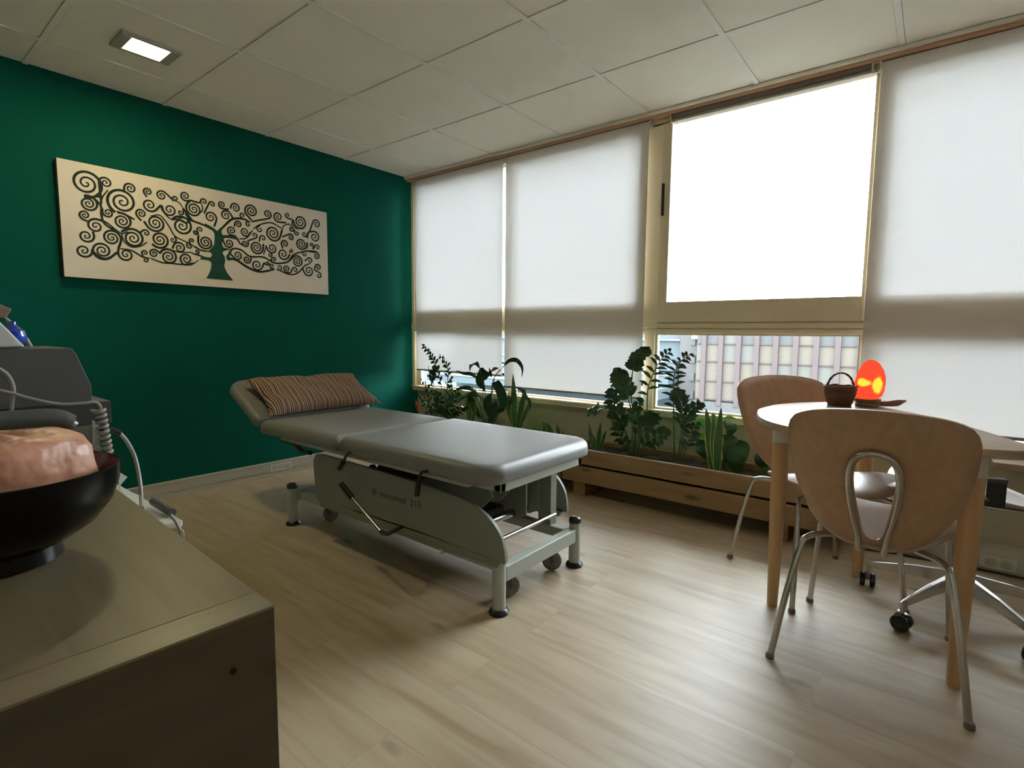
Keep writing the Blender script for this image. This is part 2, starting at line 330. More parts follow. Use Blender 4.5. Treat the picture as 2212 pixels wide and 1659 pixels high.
# fixed frame: sill rail, transom, head, jambs and mullions
box(bm, 0, 4.95, 0, .06, .50, .535); box(bm, 0, 4.95, -.012, .02, .527, .54)
box(bm, 0, 4.95, .006, .06, 1.008, 1.085); box(bm, 0, 4.95, -.002, .05, 1.012, 1.034); box(bm, 0, 4.95, -.006, .05, 1.040, 1.068); box(bm, 0, 4.95, 0, .12, 2.225, 2.30)
for x0, x1 in ((0, .035), (1.07, 1.115), (2.153, 2.219), (3.277, 3.33), (4.92, 4.95)): box(bm, x0, x1, .0, .06, .535, 1.02)
for x0, x1 in ((0, .035), (1.065, 1.108), (2.12, 2.235), (3.285, 3.33), (4.92, 4.95)): box(bm, x0, x1, .0, .06, 1.03, 2.24)
tag(finish('trim_2', bm, M['frame'], bevel=.003), kind='structure')
tag(finish('trim_3', box(B(), 0, XR, -.055, -.015, 2.258, HC), M['copper'], bevel=.002), kind='structure')
tag(finish('trim_4', box(B(), 0, XR, -.075, -.055, 2.272, HC), M['grid'], bevel=.002), kind='structure')
up = [(.035, 1.065, .105, 1.065), (1.108, 2.12, 1.115, 2.09), (2.235, 3.285, 2.291, 3.270), (3.33, 4.92, 3.347, 4.9)]
lo = [(.035, 1.07), (1.115, 2.153), (2.219, 3.277), (3.33, 4.92)]
for i in range(4):
    x0, x1, g0, g1 = up[i]; l0, l1 = lo[i]
    bm = B()
    y0, y1 = (.002, .04) if i != 2 else (-.012, .03)
    # sash around the upper pane, bead around the lower pane
    box(bm, x0, g0, y0, y1, 1.075, 2.225); box(bm, g1, x1, y0, y1, 1.075, 2.225)
    box(bm, g0, g1, y0, y1, 1.075, 1.194); box(bm, g0, g1, y0, y1, 2.20 if i != 2 else 2.222, 2.226)
    e = .055 if i == 0 else .012
    box(bm, l0, l0+e, .02, .05, .54, 1.01); box(bm, l1-.008, l1, .02, .05, .54, 1.01); box(bm, l0+e, l1-.008, .02, .05, .54, .555); box(bm, l0+e, l1-.008, .02, .05, .998, 1.01)
    o = tag(finish('window_%d' % (i+1), bm, M['frame'], bevel=.0025), kind='structure')
    finish('glass_pane', box(B(), g0, g1, .030, .034, 1.194, 2.21), M['glass'], o)
    finish('glass_pane', box(B(), l0+e, l1-.008, .032, .036, .555, .998), M['glass'], o)
    if i == 2:
        bm = B(); box(bm, 2.243, 2.256, -.028, -.010, 1.70, 1.885)
        finish('pull_handle', bm, M['black'], o, bevel=.003)
# roller blinds
def blind(x0, x1, zb, label, rolled=False):
    t = thing('roller_blind', label, 'blind', ((x0+x1)/2, -.022, 2.25), 0, 'roller blinds along the window wall')
    h = (x1-x0)/2; r = .021 if rolled else .016
    bm = B(); lathe(bm, [(r, -h), (r, h)], (0, 0, 0), 20, axis='x'); finish('roller', bm, M['roll'], t, smooth=True)
    if not rolled:
        bm = B(); box(bm, -h+.004, h-.004, -.0195, -.0188, zb-2.25, 0); finish('fabric', bm, M['blind'], t)
    bm = B(); zz = zb-2.25 if not rolled else -.024
    lathe(bm, [(.0075, -h+.004), (.0075, h-.004)], (0, -.0185 if not rolled else -.006, zz), 12, axis='x'); finish('bottom_bar', bm, M['bar'], t, smooth=True)
    for s in (-1, 1):
        bm = B(); box(bm, s*h-.004, s*h+.004, -.022, .018, -.024, .02); lathe(bm, [(.010, -.006), (.010, .006)], (s*(h+.004), -.004, -.028), 12, axis='x')
        finish('bracket', bm, M['whitep'], t, bevel=.001)
blind(.105, 1.05, .685, 'pale roller blind nearest the green wall, pulled down to above the sill')
blind(1.068, 2.165, .605, 'pale roller blind covering the second window and the wide post')
blind(2.29, 3.255, 2.2, 'roller blind rolled up fully above the bare bright window', True)
blind(3.285, 4.93, .575, 'pale roller blind at the right behind the glowing lamp')
# blind chain hanging at the green-wall corner
bm = B(); tube(bm, [(.085, -.03, 2.235), (.087, -.03, 1.7), (.092, -.028, 1.22)], .0022, 6, 3)
tag(finish('blind_chain', bm, M['bar']), 'thin chain hanging at the left edge of the first window', 'chain')
# ---------------------------------------------------------------- outside
K = 1.65
def OUT(x, y, z): return (CAM.x+K*(x-CAM.x), CAM.y+K*(y-CAM.y), CAM.z+K*(z-CAM.z))
def obox(bm, x0, x1, y0, y1, z0, z1, mi=0):
    a = OUT(x0, y0, z0); b = OUT(x1, y1, z1); return box(bm, a[0], b[0], a[1], b[1], a[2], b[2], mi)
bt = thing('office_building', 'cream-panelled office block with mauve piers across the street', 'building', OUT(0, 20, -3.2))
def opart(name, bm, m, mats=None):
    o = finish(name, bm, m, bt, mats=mats); o.matrix_parent_inverse = Matrix.Translation(-Vector(bt.location)); return o
opart('wall', obox(B(), -4.6, 13.5, 20.25, 28, -3.2, 1.75), M['stone'])
X0 = -4.217; dx = .708
random.seed(3)
rowz = [(1.62, .66), (.60, -.10), (-.16, -.94), (-1.0, -1.73)]
npx = 25
for k in range(npx+1):
    opart('pier', obox(B(), X0+dx*k-.095, X0+dx*k+.095, 19.95, 20.25, -2.0, 1.7), M['pier'])
for r, (zt, zb) in enumerate(rowz):
    bm = B()
    for k in range(-1, npx):
        c = 2 if r == 0 and k % 4 != 1 else (1 if random.random() < .3 else 0)
        obox(bm, X0+dx*k+.095 if k >= 0 else -4.55, X0+dx*(k+1)-.095, 20.12, 20.25, zb, zt, c)
    opart('window_row', bm, None, [M['cream_pane'], M['blue_pane'], M['darkrow']])
    opart('sill_band', obox(B(), -4.55, 13.4, 20.06, 20.25, zb-.05, zb), M['pier'])
opart('plinth', obox(B(), -4.6, 13.5, 20.0, 20.25, -3.2, -1.85), M['darkrow'])
gb = thing('stone_building', 'weathered grey stone building left of the office block', 'building', OUT(-5, 21, -3.2))
def gpart(p, name, bm, m):
    o = finish(name, bm, m, p); o.matrix_parent_inverse = Matrix.Translation(-Vector(p.location)); return o
gpart(gb, 'wall', obox(B(), -5.5, -4.62, 20.6, 27, -3.2, 1.45), M['stone'])
for zz in (1.0, .2, -.6, -1.4):
    gpart(gb, 'window', obox(B(), -5.0, -4.78, 20.52, 20.6, zz-.45, zz-.1), M['darkrow'])
gpart(gb, 'sign', obox(B(), -4.93, -4.68, 20.45, 20.6, .82, .97), M['orange'])
lb = thing('low_building', 'blue-grey low building with white roof edges beyond the window', 'building', OUT(-8, 22, -3.2))
gpart(lb, 'wall', obox(B(), -20, -5.6, 21, 27, -3.2, 1.35), M['bluegrey'])
gpart(lb, 'roof_edge', obox(B(), -20, -5.6, 20.8, 21, .72, .80), M['white_roof'])
for z_, y_ in ((-.2, 20.4), (-.75, 19.6), (-1.35, 18.5)):
    gpart(lb, 'terrace', obox(B(), -20, -5.6, y_, 21, z_-.45, z_), M['bluegrey']); gpart(lb, 'roof_edge', obox(B(), -20, -5.6, y_-.06, y_, z_-.06, z_+.03), M['white_roof'])
tag(finish('street', obox(B(), -60, 60, 2.5, 60, -3.4, -3.2), M['road']), 'grey-blue street and flat roofs below the windows', 'street')
# ---------------------------------------------------------------- ceiling downlight
def downlight(cx, cy, label):
    t = thing('downlight', label, 'ceiling light', (cx, cy, HC))
    bm = B(); a, b = .09, .118; a2, b2 = .068, .074
    for q in ((-a, -a2, -b, b), (a2, a, -b, b), (-a2, a2, -b, -b2), (-a2, a2, b2, b)): box(bm, *q, -.012, .004)
    finish('bezel', bm, M['spot'], t, bevel=.003)
    finish('diffuser', box(B(), -a2, a2, -b2, b2, -.006, -.001), M['lamp'], t)
M['lamp'] = emis('lamp_light', (1, .89, .46), 32)
downlight(.646, -2.13, 'small lit rectangular downlight set in the ceiling tiles above the green wall')
# ================================================================= CANVAS
yA, yB, zA, zB = -2.353, -.827, 1.270, 1.862
t = thing('wall_canvas', 'long white canvas with a dark swirling tree on the green wall', 'picture', (0.0, (yA+yB)/2, zA))
o = finish('canvas_panel', box(B(), .002, .034, yA, yB, zA, zB), None, None, mats=[M['canvas'], M['canvas_edge']], bevel=.001)
for p in o.data.polygons:
    if abs(p.normal.x) < .5: p.material_index = 1
def adopt(o, t): o.parent = t; o.matrix_parent_inverse = Matrix.Translation(-Vector(t.location)); return o
adopt(o, t)
def cfn(a, b, d): return (.034+d, a, b)
def A_(x, y): p = ax(100+x*.20497, 320+y*.20497, .034); return p.y, p.z
def B_(x, y): p = ax(400+x*.1688, 380+y*.1688, .034); return p.y, p.z
SA = [(420,370,150,400,490),(445,585,85,400,500),(625,365,60,580,580),(550,505,28,575,560),(885,425,55,820,450),(800,565,140,740,655),(650,680,50,590,635),(405,705,50,430,770),(800,770,85,750,680),(520,820,75,600,770),(420,925,70,490,880),(1000,690,50,1000,765),(1150,790,90,1030,770),(1070,460,42,1060,515),(1090,600,70,1210,600),(1215,500,52,1340,550),(1360,535,30,1340,560),(1465,505,50,1530,550),(1300,650,65,1215,600),(1415,675,30,1440,640),(1430,820,105,1330,760),(690,945,85,760,1060),(915,950,100,790,880),(1050,895,35,990,890),(1195,965,90,1100,990),(1335,965,32,1350,930),(1405,1050,60,1330,1060),(1510,1030,30,1490,990),(395,1080,75,480,1070),(590,1080,95,745,1100),(840,1120,70,760,1060),(1040,1105,30,1020,1150),(1045,1180,28,1020,1150),(1135,1110,45,1200,1110),(1290,1145,85,1200,1110),(1475,1170,60,1440,1220)]
SB = [(110,425,95,60,320),(240,330,40,190,350),(345,365,38,240,480),(325,530,75,370,650),(190,690,38,170,750),(130,720,28,165,740),(260,850,90,170,760),(470,370,48,560,430),(645,410,60,580,420),(520,505,65,610,540),(735,505,38,740,550),(845,450,85,850,570),(1050,490,55,850,585),(1190,525,65,1290,600),(1310,505,35,1370,560),(1470,590,90,1380,560),(1680,615,55,1590,720),(680,620,45,630,650),(805,620,35,830,590),(595,700,58,650,770),(765,715,60,830,720),(955,685,42,960,630),(1125,735,100,1240,690),(1360,680,32,1400,690),(1430,730,32,1400,690),(1525,745,35,1575,720),(1655,780,70,1575,720),(885,760,38,800,830),(995,800,42,950,840),(1350,785,42,1240,780),(560,860,60,480,810),(765,865,45,800,830),(915,915,85,1000,870),(1110,925,65,1030,890),(1275,870,50,1250,930),(1485,870,75,1560,850),(1615,885,28,1635,940),(1690,915,35,1635,940),(1255,1000,75,1340,1000),(1355,955,25,1330,960),(1085,1010,28,1090,970),(1135,1070,32,1100,1100),(670,1015,58,560,980),(790,1070,50,840,1040),(920,1140,70,1010,1110),(1050,1115,28,1010,1110),(1110,1150,35,1140,1190),(1435,1095,75,1340,1080),(1530,1000,35,1560,960),(1680,1025,45,1560,960),(1595,1085,38,1530,1090),(1205,1170,38,1170,1190),(1300,1190,48,1340,1240),(1405,1205,38,1350,1245),(1580,1215,68,1500,1180),(1700,1170,42,1650,1200),(1710,1275,38,1650,1200),(150,970,30,110,1000),(85,830,30,60,870)]
bm = B()
for fnp, LST in ((A_, SA), (B_, SB)):
    for i, (cx, cy, rr, tx, ty) in enumerate(LST):
        c = fnp(cx, cy); tp = fnp(tx, ty); r = abs(fnp(cx, cy-rr)[1]-fnp(cx, cy+rr)[1])/2
        h = 1 if (i % 3) else -1
        dv = Vector((tp[0]-c[0], tp[1]-c[1])); dist = dv.length; phi = math.atan2(dv.y, dv.x)
        turns = 1.35 if r < .022 else (1.9 if r < .04 else 2.6)
        off = math.acos(min(1, r/max(dist, r)))*.9
        end = phi-h*off; pts = []
        n = int(turns*16)
        for k in range(n+1):
            f = k/n; a = end-h*2*PI*turns*(1-f); pts.append((c[0]+r*f*math.cos(a), c[1]+r*f*math.sin(a)))
        if dist > r*1.05:
            q = pts[-1]; pts.append(((q[0]*.45+tp[0]*.55), (q[1]*.45+tp[1]*.55)))
            pts.append(tp)
        wd = .0066+.06*r
        strip(bm, pts, lambda f, wd=wd: wd*(.55+.75*f), cfn, 0, .0008+.0000021*(i+(97 if fnp is B_ else 0)), 2)
BR_A = [([(400,490),(500,530),(575,610),(580,700),(610,790),(700,855),(745,870)], 9),([(575,610),(590,520),(650,440)], 6),([(745,870),(800,900),(860,880)], 6),([(1210,600),(1225,660),(1320,750),(1440,735),(1545,765)], 6),([(1100,715),(1200,710),(1290,820),(1360,930),(1500,1000),(1590,1060)], 6),([(1260,1055),(1400,1095),(1540,1100)], 6),([(1100,1160),(1220,1205),(1330,1215),(1440,1225),(1560,1210)], 7),([(780,1060),(900,1080),(1020,1150),(1090,1160)], 7),([(430,770),(520,750),(620,775),(745,870)], 7),([(1440,630),(1490,700),(1545,765)], 9),([(1340,550),(1400,575),(1440,630)], 5),([(740,665),(830,700),(930,752)], 9),([(480,1070),(560,1140),(640,1160),(745,1100),(765,1060)], 6),([(790,890),(820,980),(900,1040),(1000,1030),(1060,990)], 6)]
BR_B = [([(-80,560),(20,600),(60,560),(120,585),(250,635),(375,705)], 10),([(0,480),(60,560),(100,580)], 10),([(460,680),(540,600),(610,550),(740,550),(830,595)], 11),([(465,770),(560,768),(650,785),(700,860),(770,905)], 9),([(555,985),(620,930),(720,950),(830,1030),(1000,1040),(1150,1115),(1300,1105),(1345,1060),(1400,1000),(1560,962),(1680,968)], 9),([(525,1045),(660,1080),(800,1170),(960,1227),(1140,1195)], 12),([(1170,1190),(1330,1260),(1440,1240),(1530,1150),(1600,1120)], 8),([(870,680),(960,622),(1100,600),(1230,670)], 7),([(690,805),(780,795),(860,700)], 7),([(1240,690),(1260,640),(1330,620),(1400,690)], 6),([(1380,560),(1370,620),(1440,690)], 8),([(1000,1010),(1020,950),(1040,890)], 6),([(60,310),(120,330),(190,345)], 9),([(205,345),(220,440),(130,510)], 6),([(1575,720),(1560,800)], 9),([(1560,850),(1570,900),(1550,945)], 4),([(120,900),(200,950),(285,965)], 8),([(-20,1140),(80,1135),(170,1080)], 5),([(90,990),(200,1025),(240,1045)], 8)]
for fnp, L in ((A_, BR_A), (B_, BR_B)):
    for pts, wd in L:
        strip(bm, [fnp(*p) for p in pts], lambda f, wd=wd: .00088*wd*(1.1+.3*math.sin(PI*f)), cfn, 0, .0011+.000003*wd+.00002*random.random())
trunk = [(268,1310),(300,1260),(325,1200),(335,1130),(325,1095),(290,1078),(240,1070),(190,1066),(215,1025),(280,1040),(320,1045),(342,1020),(330,980),(285,965),(330,930),(368,880),(375,800),(372,740),(340,685),(290,650),(240,625),(255,608),(310,635),(365,668),(408,705),(450,662),(475,668),(462,720),(480,758),(560,765),(650,772),(655,812),(560,795),(500,790),(475,815),(470,870),(485,910),(540,930),(600,932),(540,950),(490,955),(475,985),(505,1030),(512,1090),(498,1150),(515,1200),(550,1260),(615,1340)]
tw = [B_(*p) for p in trunk]
from mathutils.geometry import tessellate_polygon
def flat(poly, d):
    vs = [bm.verts.new(cfn(a, b, d)) for a, b in poly]
    for tri in tessellate_polygon([[Vector((a, b, 0)) for a, b in poly]]): bm.faces.new([vs[i] for i in tri]).material_index = 1
flat(tw, .0017)
flat([B_(*p) for p in [(520,1030),(560,980),(610,935),(570,1010),(560,1035),(600,1055),(680,1078),(690,1100),(610,1075),(540,1085)]], .0016)
o = finish('tree_design', bm, None, mats=[M['cut_shade'], M['trunkgreen']]); adopt(o, t)  # raised lines stand in for shaded cuts through the board

# ================================================================= TREATMENT TABLE
T = thing('treatment_table', 'grey vinyl height-adjustable treatment table with raised head section', 'treatment table', (1.7, -1.42, 0))
def P(name, bm, m, par=None, **k):
    o = finish(name, bm, m, **k)
    o.parent = par or T
    o.matrix_parent_inverse = (par or T).matrix_basis.inverted() if par is None or par is T else Matrix()
    return o
Ti = Matrix.Translation(-Vector(T.location))
def TP(name, bm, m, par=None, **k):
    o = finish(name, bm, m, **k)
    if par is None: o.parent = T; o.matrix_parent_inverse = Ti
    else: o.parent = par           # par carries the offset already
    return o
def rrect(x0, x1, y0, y1, rad, ins=0, n=7):
    cs = [(x1, y1, 0), (x0, y1, 90), (x0, y0, 180), (x1, y0, 270)]; out = []
    for (cx, cy, a0), r in zip(cs, rad):
        sx = 1 if cx == x1 else -1; sy = 1 if cy == y1 else -1
        rr = max(r-ins, .004); ox = cx-sx*(max(r, ins+.004)); oy = cy-sy*(max(r, ins+.004))
        for i in range(n+1):
            a = math.radians(a0+90*i/n); out.append((ox+rr*math.cos(a), oy+rr*math.sin(a)))
    return out
def cushion(x0, x1, y0, y1, z0, z1, rad, e=.03):
    bm = B(); loops = []
    for i in range(5):
        a = PI/2*i/4; ins = .012*(1-math.sin(a)); loops.append([(x, y, z0+.012*(1-math.cos(a))) for x, y in rrect(x0, x1, y0, y1, rad, ins)])
    for i in range(7):
        a = PI/2*i/6; ins = e*(1-math.cos(a)); loops.append([(x, y, z1-e+e*math.sin(a)) for x, y in rrect(x0, x1, y0, y1, rad, ins)])
    loops.append([(x, y, z1+.002) for x, y in rrect(x0, x1, y0, y1, rad, e+.05)])
    return rings(bm, loops)
YN, YF = -1.755, -1.02; ZT = .538; ZB_ = .466
TP('foot_cushion', cushion(1.515, 2.405, YN, YF, ZB_, ZT, (.10, .03, .03, .10), .038), M['vinyl'], smooth=True, angle=60)
TP('middle_cushion', cushion(.80, 1.505, YN, YF, ZB_, ZT-.003, (.03, .03, .03, .03), .045), M['vinyl'], smooth=True, angle=60)
hd = TP('head_cushion', cushion(-.405, 0, YN, YF, -.055, 0, (.03, .10, .10, .03)), M['vinyl'], smooth=True, angle=60)
hd.parent = T; hd.matrix_parent_inverse = Ti; hd.location = (.79, 0, ZT-.002); hd.rotation_euler = (0, math.radians(28), 0)
# upper frame under the cushions
bm = B(); box(bm, .95, 2.27, YN+.04, YN+.075, .440, .466); box(bm, .95, 2.27, YF-.075, YF-.04, .440, .466)
for x in (1.0, 1.5, 2.23): box(bm, x, x+.035, YN+.075, YF-.075, .442, .466)
TP('cushion_frame', bm, M['steel'], bevel=.003)
bm = B(); box(bm, 2.26, 2.385, YN+.09, YN+.12, .43, .466); box(bm, 2.26, 2.385, YF-.12, YF-.09, .43, .466); box(bm, 2.352, 2.385, YN+.09, YF-.09, .43, .464)
TP('foot_frame', bm, M['steel'], bevel=.004)
bm = B(); tube(bm, [(.80, YN+.10, .468), (.70, YN+.10, .462), (.66, YN+.10, .478)], .009, 8); TP('head_bar', bm, M['steel'], smooth=True)
bm = B(); tube(bm, [(.95, YN+.06, .46), (1.02, YN+.08, .42), (1.06, YN+.1, .385), (1.13, YN+.1, .39)], .012, 8); TP('hinge_arm', bm, M['dark'], smooth=True)
bm = B(); tube(bm, [(.95, YF-.06, .46), (1.02, YF-.08, .42), (1.06, YF-.1, .385)], .012, 8); TP('hinge_arm', bm, M['dark'], smooth=True)
bm = B(); box(bm, .92, 1.06, YN+.06, YN+.14, .42, .448); TP('head_hinge', bm, M['dark'], bevel=.003)
# side panels: rounded plates bent outwards
def sidepanel(y, s, cut=0):
    pts = [(1.30, .19), (1.285, .25), (1.27, .37), (1.285, .405), (1.33, .425), (1.6, .422), (1.9, .416), (2.15, .405), (2.28, .392), (2.37, .362), (2.43, .31), (2.452, .25), (2.452, .205), (2.40, .212), (2.0, .218), (1.6, .212)]
    pts = [(a-cut*max(0, (a-2.0)/.45), b) for a, b in pts]
    P_ = [(p.x, p.y) for p in smooth_path([(a, b, 0) for a, b in pts], 3)]
    bm = B(); prism(bm, P_, lambda a, b, d: (a, y+s*d, b), 0, .014)
    prism(bm, [(1.32, .205), (2.44-cut, .212), (2.42-cut, .185), (1.32, .172)], lambda a, b, d: (a, y+s*(d+.004), b), -.02, .012)
    return TP('side_panel', bm, M['panel'], bevel=.004, smooth=True)
sidepanel(-1.712, -1); sidepanel(-1.135, 1, .125)
bm = B(); tube(bm, [(2.13, -1.142, .375), (2.20, -1.142, .350), (2.245, -1.142, .305), (2.262, -1.142, .25), (2.262, -1.142, .215)], .004, 8, 5); TP('panel_flange', bm, M['steel'], smooth=True)
# printed name and emblem on the near panel
def text_part(body, size, loc, rot, m, t, inv, name='lettering', ext=.0004):
    cu = bpy.data.curves.new('txt', 'FONT'); cu.body = body; cu.size = size; cu.extrude = ext; cu.space_character = 1.08
    ob = bpy.data.objects.new('txt', cu); C.objects.link(ob); bpy.context.view_layer.update()
    me = bpy.data.meshes.new_from_object(ob.evaluated_get(bpy.context.evaluated_depsgraph_get())); bpy.data.objects.remove(ob)
    me.materials.clear(); me.materials.append(m); o = bpy.data.objects.new(name, me); C.objects.link(o); o.parent = t; o.matrix_parent_inverse = inv
    o.location = loc; o.rotation_euler = rot; return o
text_part('manumed', .0405, (1.772, -1.7265, .312), (PI/2, 0, 0), M['dark'], T, Ti)
text_part('215', .0405, (1.967, -1.7265, .312), (PI/2, 0, 0), M['dark'], T, Ti, 'numerals')
bm = B(); lathe(bm, [(.014, -.001), (.014, 0), (.011, 0), (.011, -.001), (.014, -.001)], (1.738, -1.7262, .324), 24, axis='y', cap=False)
tube(bm, [(1.730, -1.7265, .320), (1.738, -1.7268, .326), (1.746, -1.7265, .320)], .0015, 6)
TP('emblem', bm, M['dark'])
# base posts, rails
def post(x, y):
    bm = B(); lathe(bm, [(.0245, .012), (.0245, .195)], (x, y, 0), 24); o = TP('post', bm, M['steel'], smooth=True)
    bm = B(); lathe(bm, [(.0255, .193), (.0265, .198), (.0265, .207), (.022, .215), (.012, .219), (.001, .22)], (x, y, 0), 24); TP('post_cap', bm, M['black'], o, smooth=True)
    bm = B(); lathe(bm, [(.036, 0), (.037, .008), (.031, .016), (.026, .02)], (x, y, 0), 24); TP('rubber_foot', bm, M['black'], o, smooth=True)
for x in (1.005, 2.400):
    for y in (-1.69, -1.18): post(x, y)
bm = B(); box(bm, 2.378, 2.418, -1.67, -1.20, .112, .170); TP('cross_rail', bm, M['steel'], bevel=.004)
bm = B(); box(bm, .985, 1.025, -1.67, -1.20, .125, .183); TP('cross_rail', bm, M['steel'], bevel=.004)
bm = B(); box(bm, 1.02, 2.39, -1.655, -1.615, .128, .170); TP('long_rail', bm, M['steel'], bevel=.003)
bm = B(); box(bm, 1.02, 2.39, -1.235, -1.195, .128, .170); TP('long_rail', bm, M['steel'], bevel=.003)
def caster(x, y, ang, par=None, R=.038, W=.022, m1=None):
    c, s = math.cos(ang), math.sin(ang)
    bm = B(); lathe(bm, [(.010, .08), (.010, .13)], (x, y, 0), 12)
    for k in (-1, 1):
        prism(bm, [(-.015, .09), (.018, .09), (.03, R+.004), (.018, R-.012)], lambda a, b, d: (x+c*a-s*d, y+s*a+c*d, b), k*(W/2+.002), k*(W/2+.005))
    prism(bm, [(-.016, .085), (.02, .085), (.02, .092), (-.016, .092)], lambda a, b, d: (x+c*a-s*d, y+s*a+c*d, b), -W/2-.005, W/2+.005)
    o = TP('caster', bm, M['dark'])
    bm = B(); loops = []
    for r, h in ((.004, -W/2), (R-.008, -W/2), (R-.002, -W/2+.003), (R, 0), (R-.002, W/2-.003), (R-.008, W/2), (.004, W/2)):
        loops.append([(x+c*(.018+r*math.cos(2*PI*i/20))-s*h, y+s*(.018+r*math.cos(2*PI*i/20))+c*h, R+r*math.sin(2*PI*i/20)) for i in range(20)])
    rings(bm, loops); TP('wheel', bm, M['rubber'], o, smooth=True)
caster(2.335, -1.29, .55, R=.042); caster(2.34, -1.585, .9, R=.042); caster(1.10, -1.55, .5, R=.04); caster(1.10, -1.27, .7)
# lifting gear between the panels
def plate(y, pts, th=.008, m='panel'):
    bm = B(); prism(bm, pts, lambda a, b, d: (a, y+d, b), 0, th); TP('lift_arm', bm, M[m], bevel=.002)
for y in (-1.60, -1.50): plate(y, [(1.45, .18), (1.55, .18), (2.24, .33), (2.29, .38), (2.27, .44), (2.15, .44), (1.45, .25)])
for y in (-1.36, -1.27): plate(y, [(1.95, .45), (2.20, .45), (2.27, .40), (2.27, .24), (2.22, .215), (2.10, .215), (1.95, .30)])
bm = B(); box(bm, 2.24, 2.30, -1.23, -1.20, .165, .46); box(bm, 2.30, 2.306, -1.23, -1.185, .165, .46); TP('guide_post', bm, M['panel'], bevel=.002)
bm = B(); tube(bm, [(2.20, -1.5, .24), (2.20, -1.25, .24)], .016, 14, 1); tube(bm, [(2.33, -1.70, .225), (2.33, -1.23, .225)], .0085, 12, 1); TP('pivot_rod', bm, M['chrome'], smooth=True)
bm = B(); tube(bm, [(2.335, -1.63, .235), (2.345, -1.63, .20), (2.345, -1.62, .165), (2.345, -1.585, .165), (2.345, -1.60, .20), (2.335, -1.62, .235)], .006, 8); TP('foot_loop', bm, M['chrome'], smooth=True)
bm = B(); box(bm, 1.35, 2.15, -1.58, -1.28, .20, .26); lathe(bm, [(.03, -.35), (.03, .35)], (1.75, -1.43, .30), 20, axis='x'); TP('drive_unit', bm, M['dark'], smooth=True)
# foot lever and hand levers on the near side
bm = B(); a = ay(742, 1052, -1.79); b = ay(822, 1148, -1.84)
tube(bm, [ay(757, 1072, -1.79), b], .0065, 10, 1); lv = TP('foot_lever', bm, M['chrome'], smooth=True)
bm = B(); tube(bm, [ay(737, 1046, -1.79), ay(760, 1074, -1.79)], .013, 10, 1); TP('lever_grip', bm, M['black'], lv, smooth=True)
bm = B(); tube(bm, [b, ay(838, 1153, -1.82), ay(868, 1137, -1.72)], .009, 8, 3); tube(bm, [ay(868, 1137, -1.72), Vector((2.0, -1.6, .16))], .006, 8, 1); TP('pedal', bm, M['dark'], lv, smooth=True)
for q in ([(758, 976), (748, 985), (742, 998), (733, 1012)], [(925, 1018), (910, 1022), (904, 1040), (900, 1070)]):
    bm = B(); tube(bm, [ay(x, y, -1.755) for x, y in q[:3]], .006, 8); o = TP('release_handle', bm, M['black'], smooth=True)
    bm = B(); tube(bm, [ay(x, y, -1.755) for x, y in q[2:]], .011, 10, 1); TP('grip', bm, M['black'], o, smooth=True)
bm = B(); tube(bm, [(2.12, -1.70, .19), (2.12, -1.70, .148)], .008, 10, 1); TP('stop_pin', bm, M['chrome'], smooth=True)
# pillow lying on the head section
bm = B(); NU, NV = 44, 30; W_, H_ = .665, .335
def pil(u, v, s):
    # u across (y), v up the slope
    e = (1-abs(u)**5)*(1-abs(v)**4); tck = .052*max(0, e)**.55
    tck *= 1-.22*math.exp(-((u-.0)/.10)**2)*max(0, (v+.4))      # shallow dent in the upper middle
    cr = .96+.05*abs(u*v)
    x = v*H_/2*(1+.05*u*u)*cr; y = u*W_/2*(1+.05*v*v)*cr
    z = s*tck+(.05 if s < 0 else .045)
    if s < 0: z = max(z, .004)
    wr = .004*math.sin(9*u+5*v)*e+.006*math.exp(-((u+.80)/.10)**2)*math.sin(8*v)
    return (-x-0, y, z+wr*(s > 0))
g = {}
for s in (1, -1):
    for i in range(NU+1):
        for j in range(NV+1):
            edge = i in (0, NU) or j in (0, NV)
            k = (i, j) if edge else (i, j, s)
            if k not in g: g[k] = bm.verts.new(pil(-1+2*i/NU, -1+2*j/NV, s))
for s in (1, -1):
    for i in range(NU):
        for j in range(NV):
            q = [g.get((a, b)) or g[(a, b, s)] for a, b in ((i, j), (i+1, j), (i+1, j+1), (i, j+1))]
            bm.faces.new(q)
o = finish('pillow', bm, M['stripes'], smooth=True, angle=80)
tag(o, 'red, brown and cream striped pillow on the raised head section', 'pillow')
th = math.radians(28); hx, hz = .79, ZT
o.rotation_euler = (0, th, math.radians(-2)); L0 = .128
o.location = (hx-L0*math.cos(th)+.012*math.sin(th), -1.355, hz+L0*math.sin(th)+.004)

# ================================================================= CHAIRS
def cr2(pts, k=5): return [(p.x, p.y) for p in smooth_path([(a, b, 0) for a, b in pts], k)]
def sym(h): return h+[(-a, b) for a, b in h[-2:0:-1]]
def closed(pts, k=4):
    P = [Vector((a, b, 0)) for a, b in pts]; n = len(P); out = []
    for i in range(n):
        a, b, c, d = P[i-1], P[i], P[(i+1) % n], P[(i+2) % n]
        for j in range(k):
            t = j/k; q = .5*((2*b)+(c-a)*t+(2*a-5*b+4*c-d)*t*t+(3*b-a-3*c+d)*t**3); out.append((q.x, q.y))
    return out
def radial(poly, c, ang):
    dx, dy = math.cos(ang), math.sin(ang); best = 0
    for (x1, y1), (x2, y2) in zip(poly, poly[1:]+poly[:1]):
        x1 -= c[0]; y1 -= c[1]; x2 -= c[0]; y2 -= c[1]; ex, ey = x2-x1, y2-y1; den = dx*ey-dy*ex
        if abs(den) < 1e-12: continue
        t = (x1*ey-y1*ex)/den; s = (x1*dy-y1*dx)/den
        if t > 0 and -1e-6 <= s <= 1+1e-6: best = max(best, t)
    return best
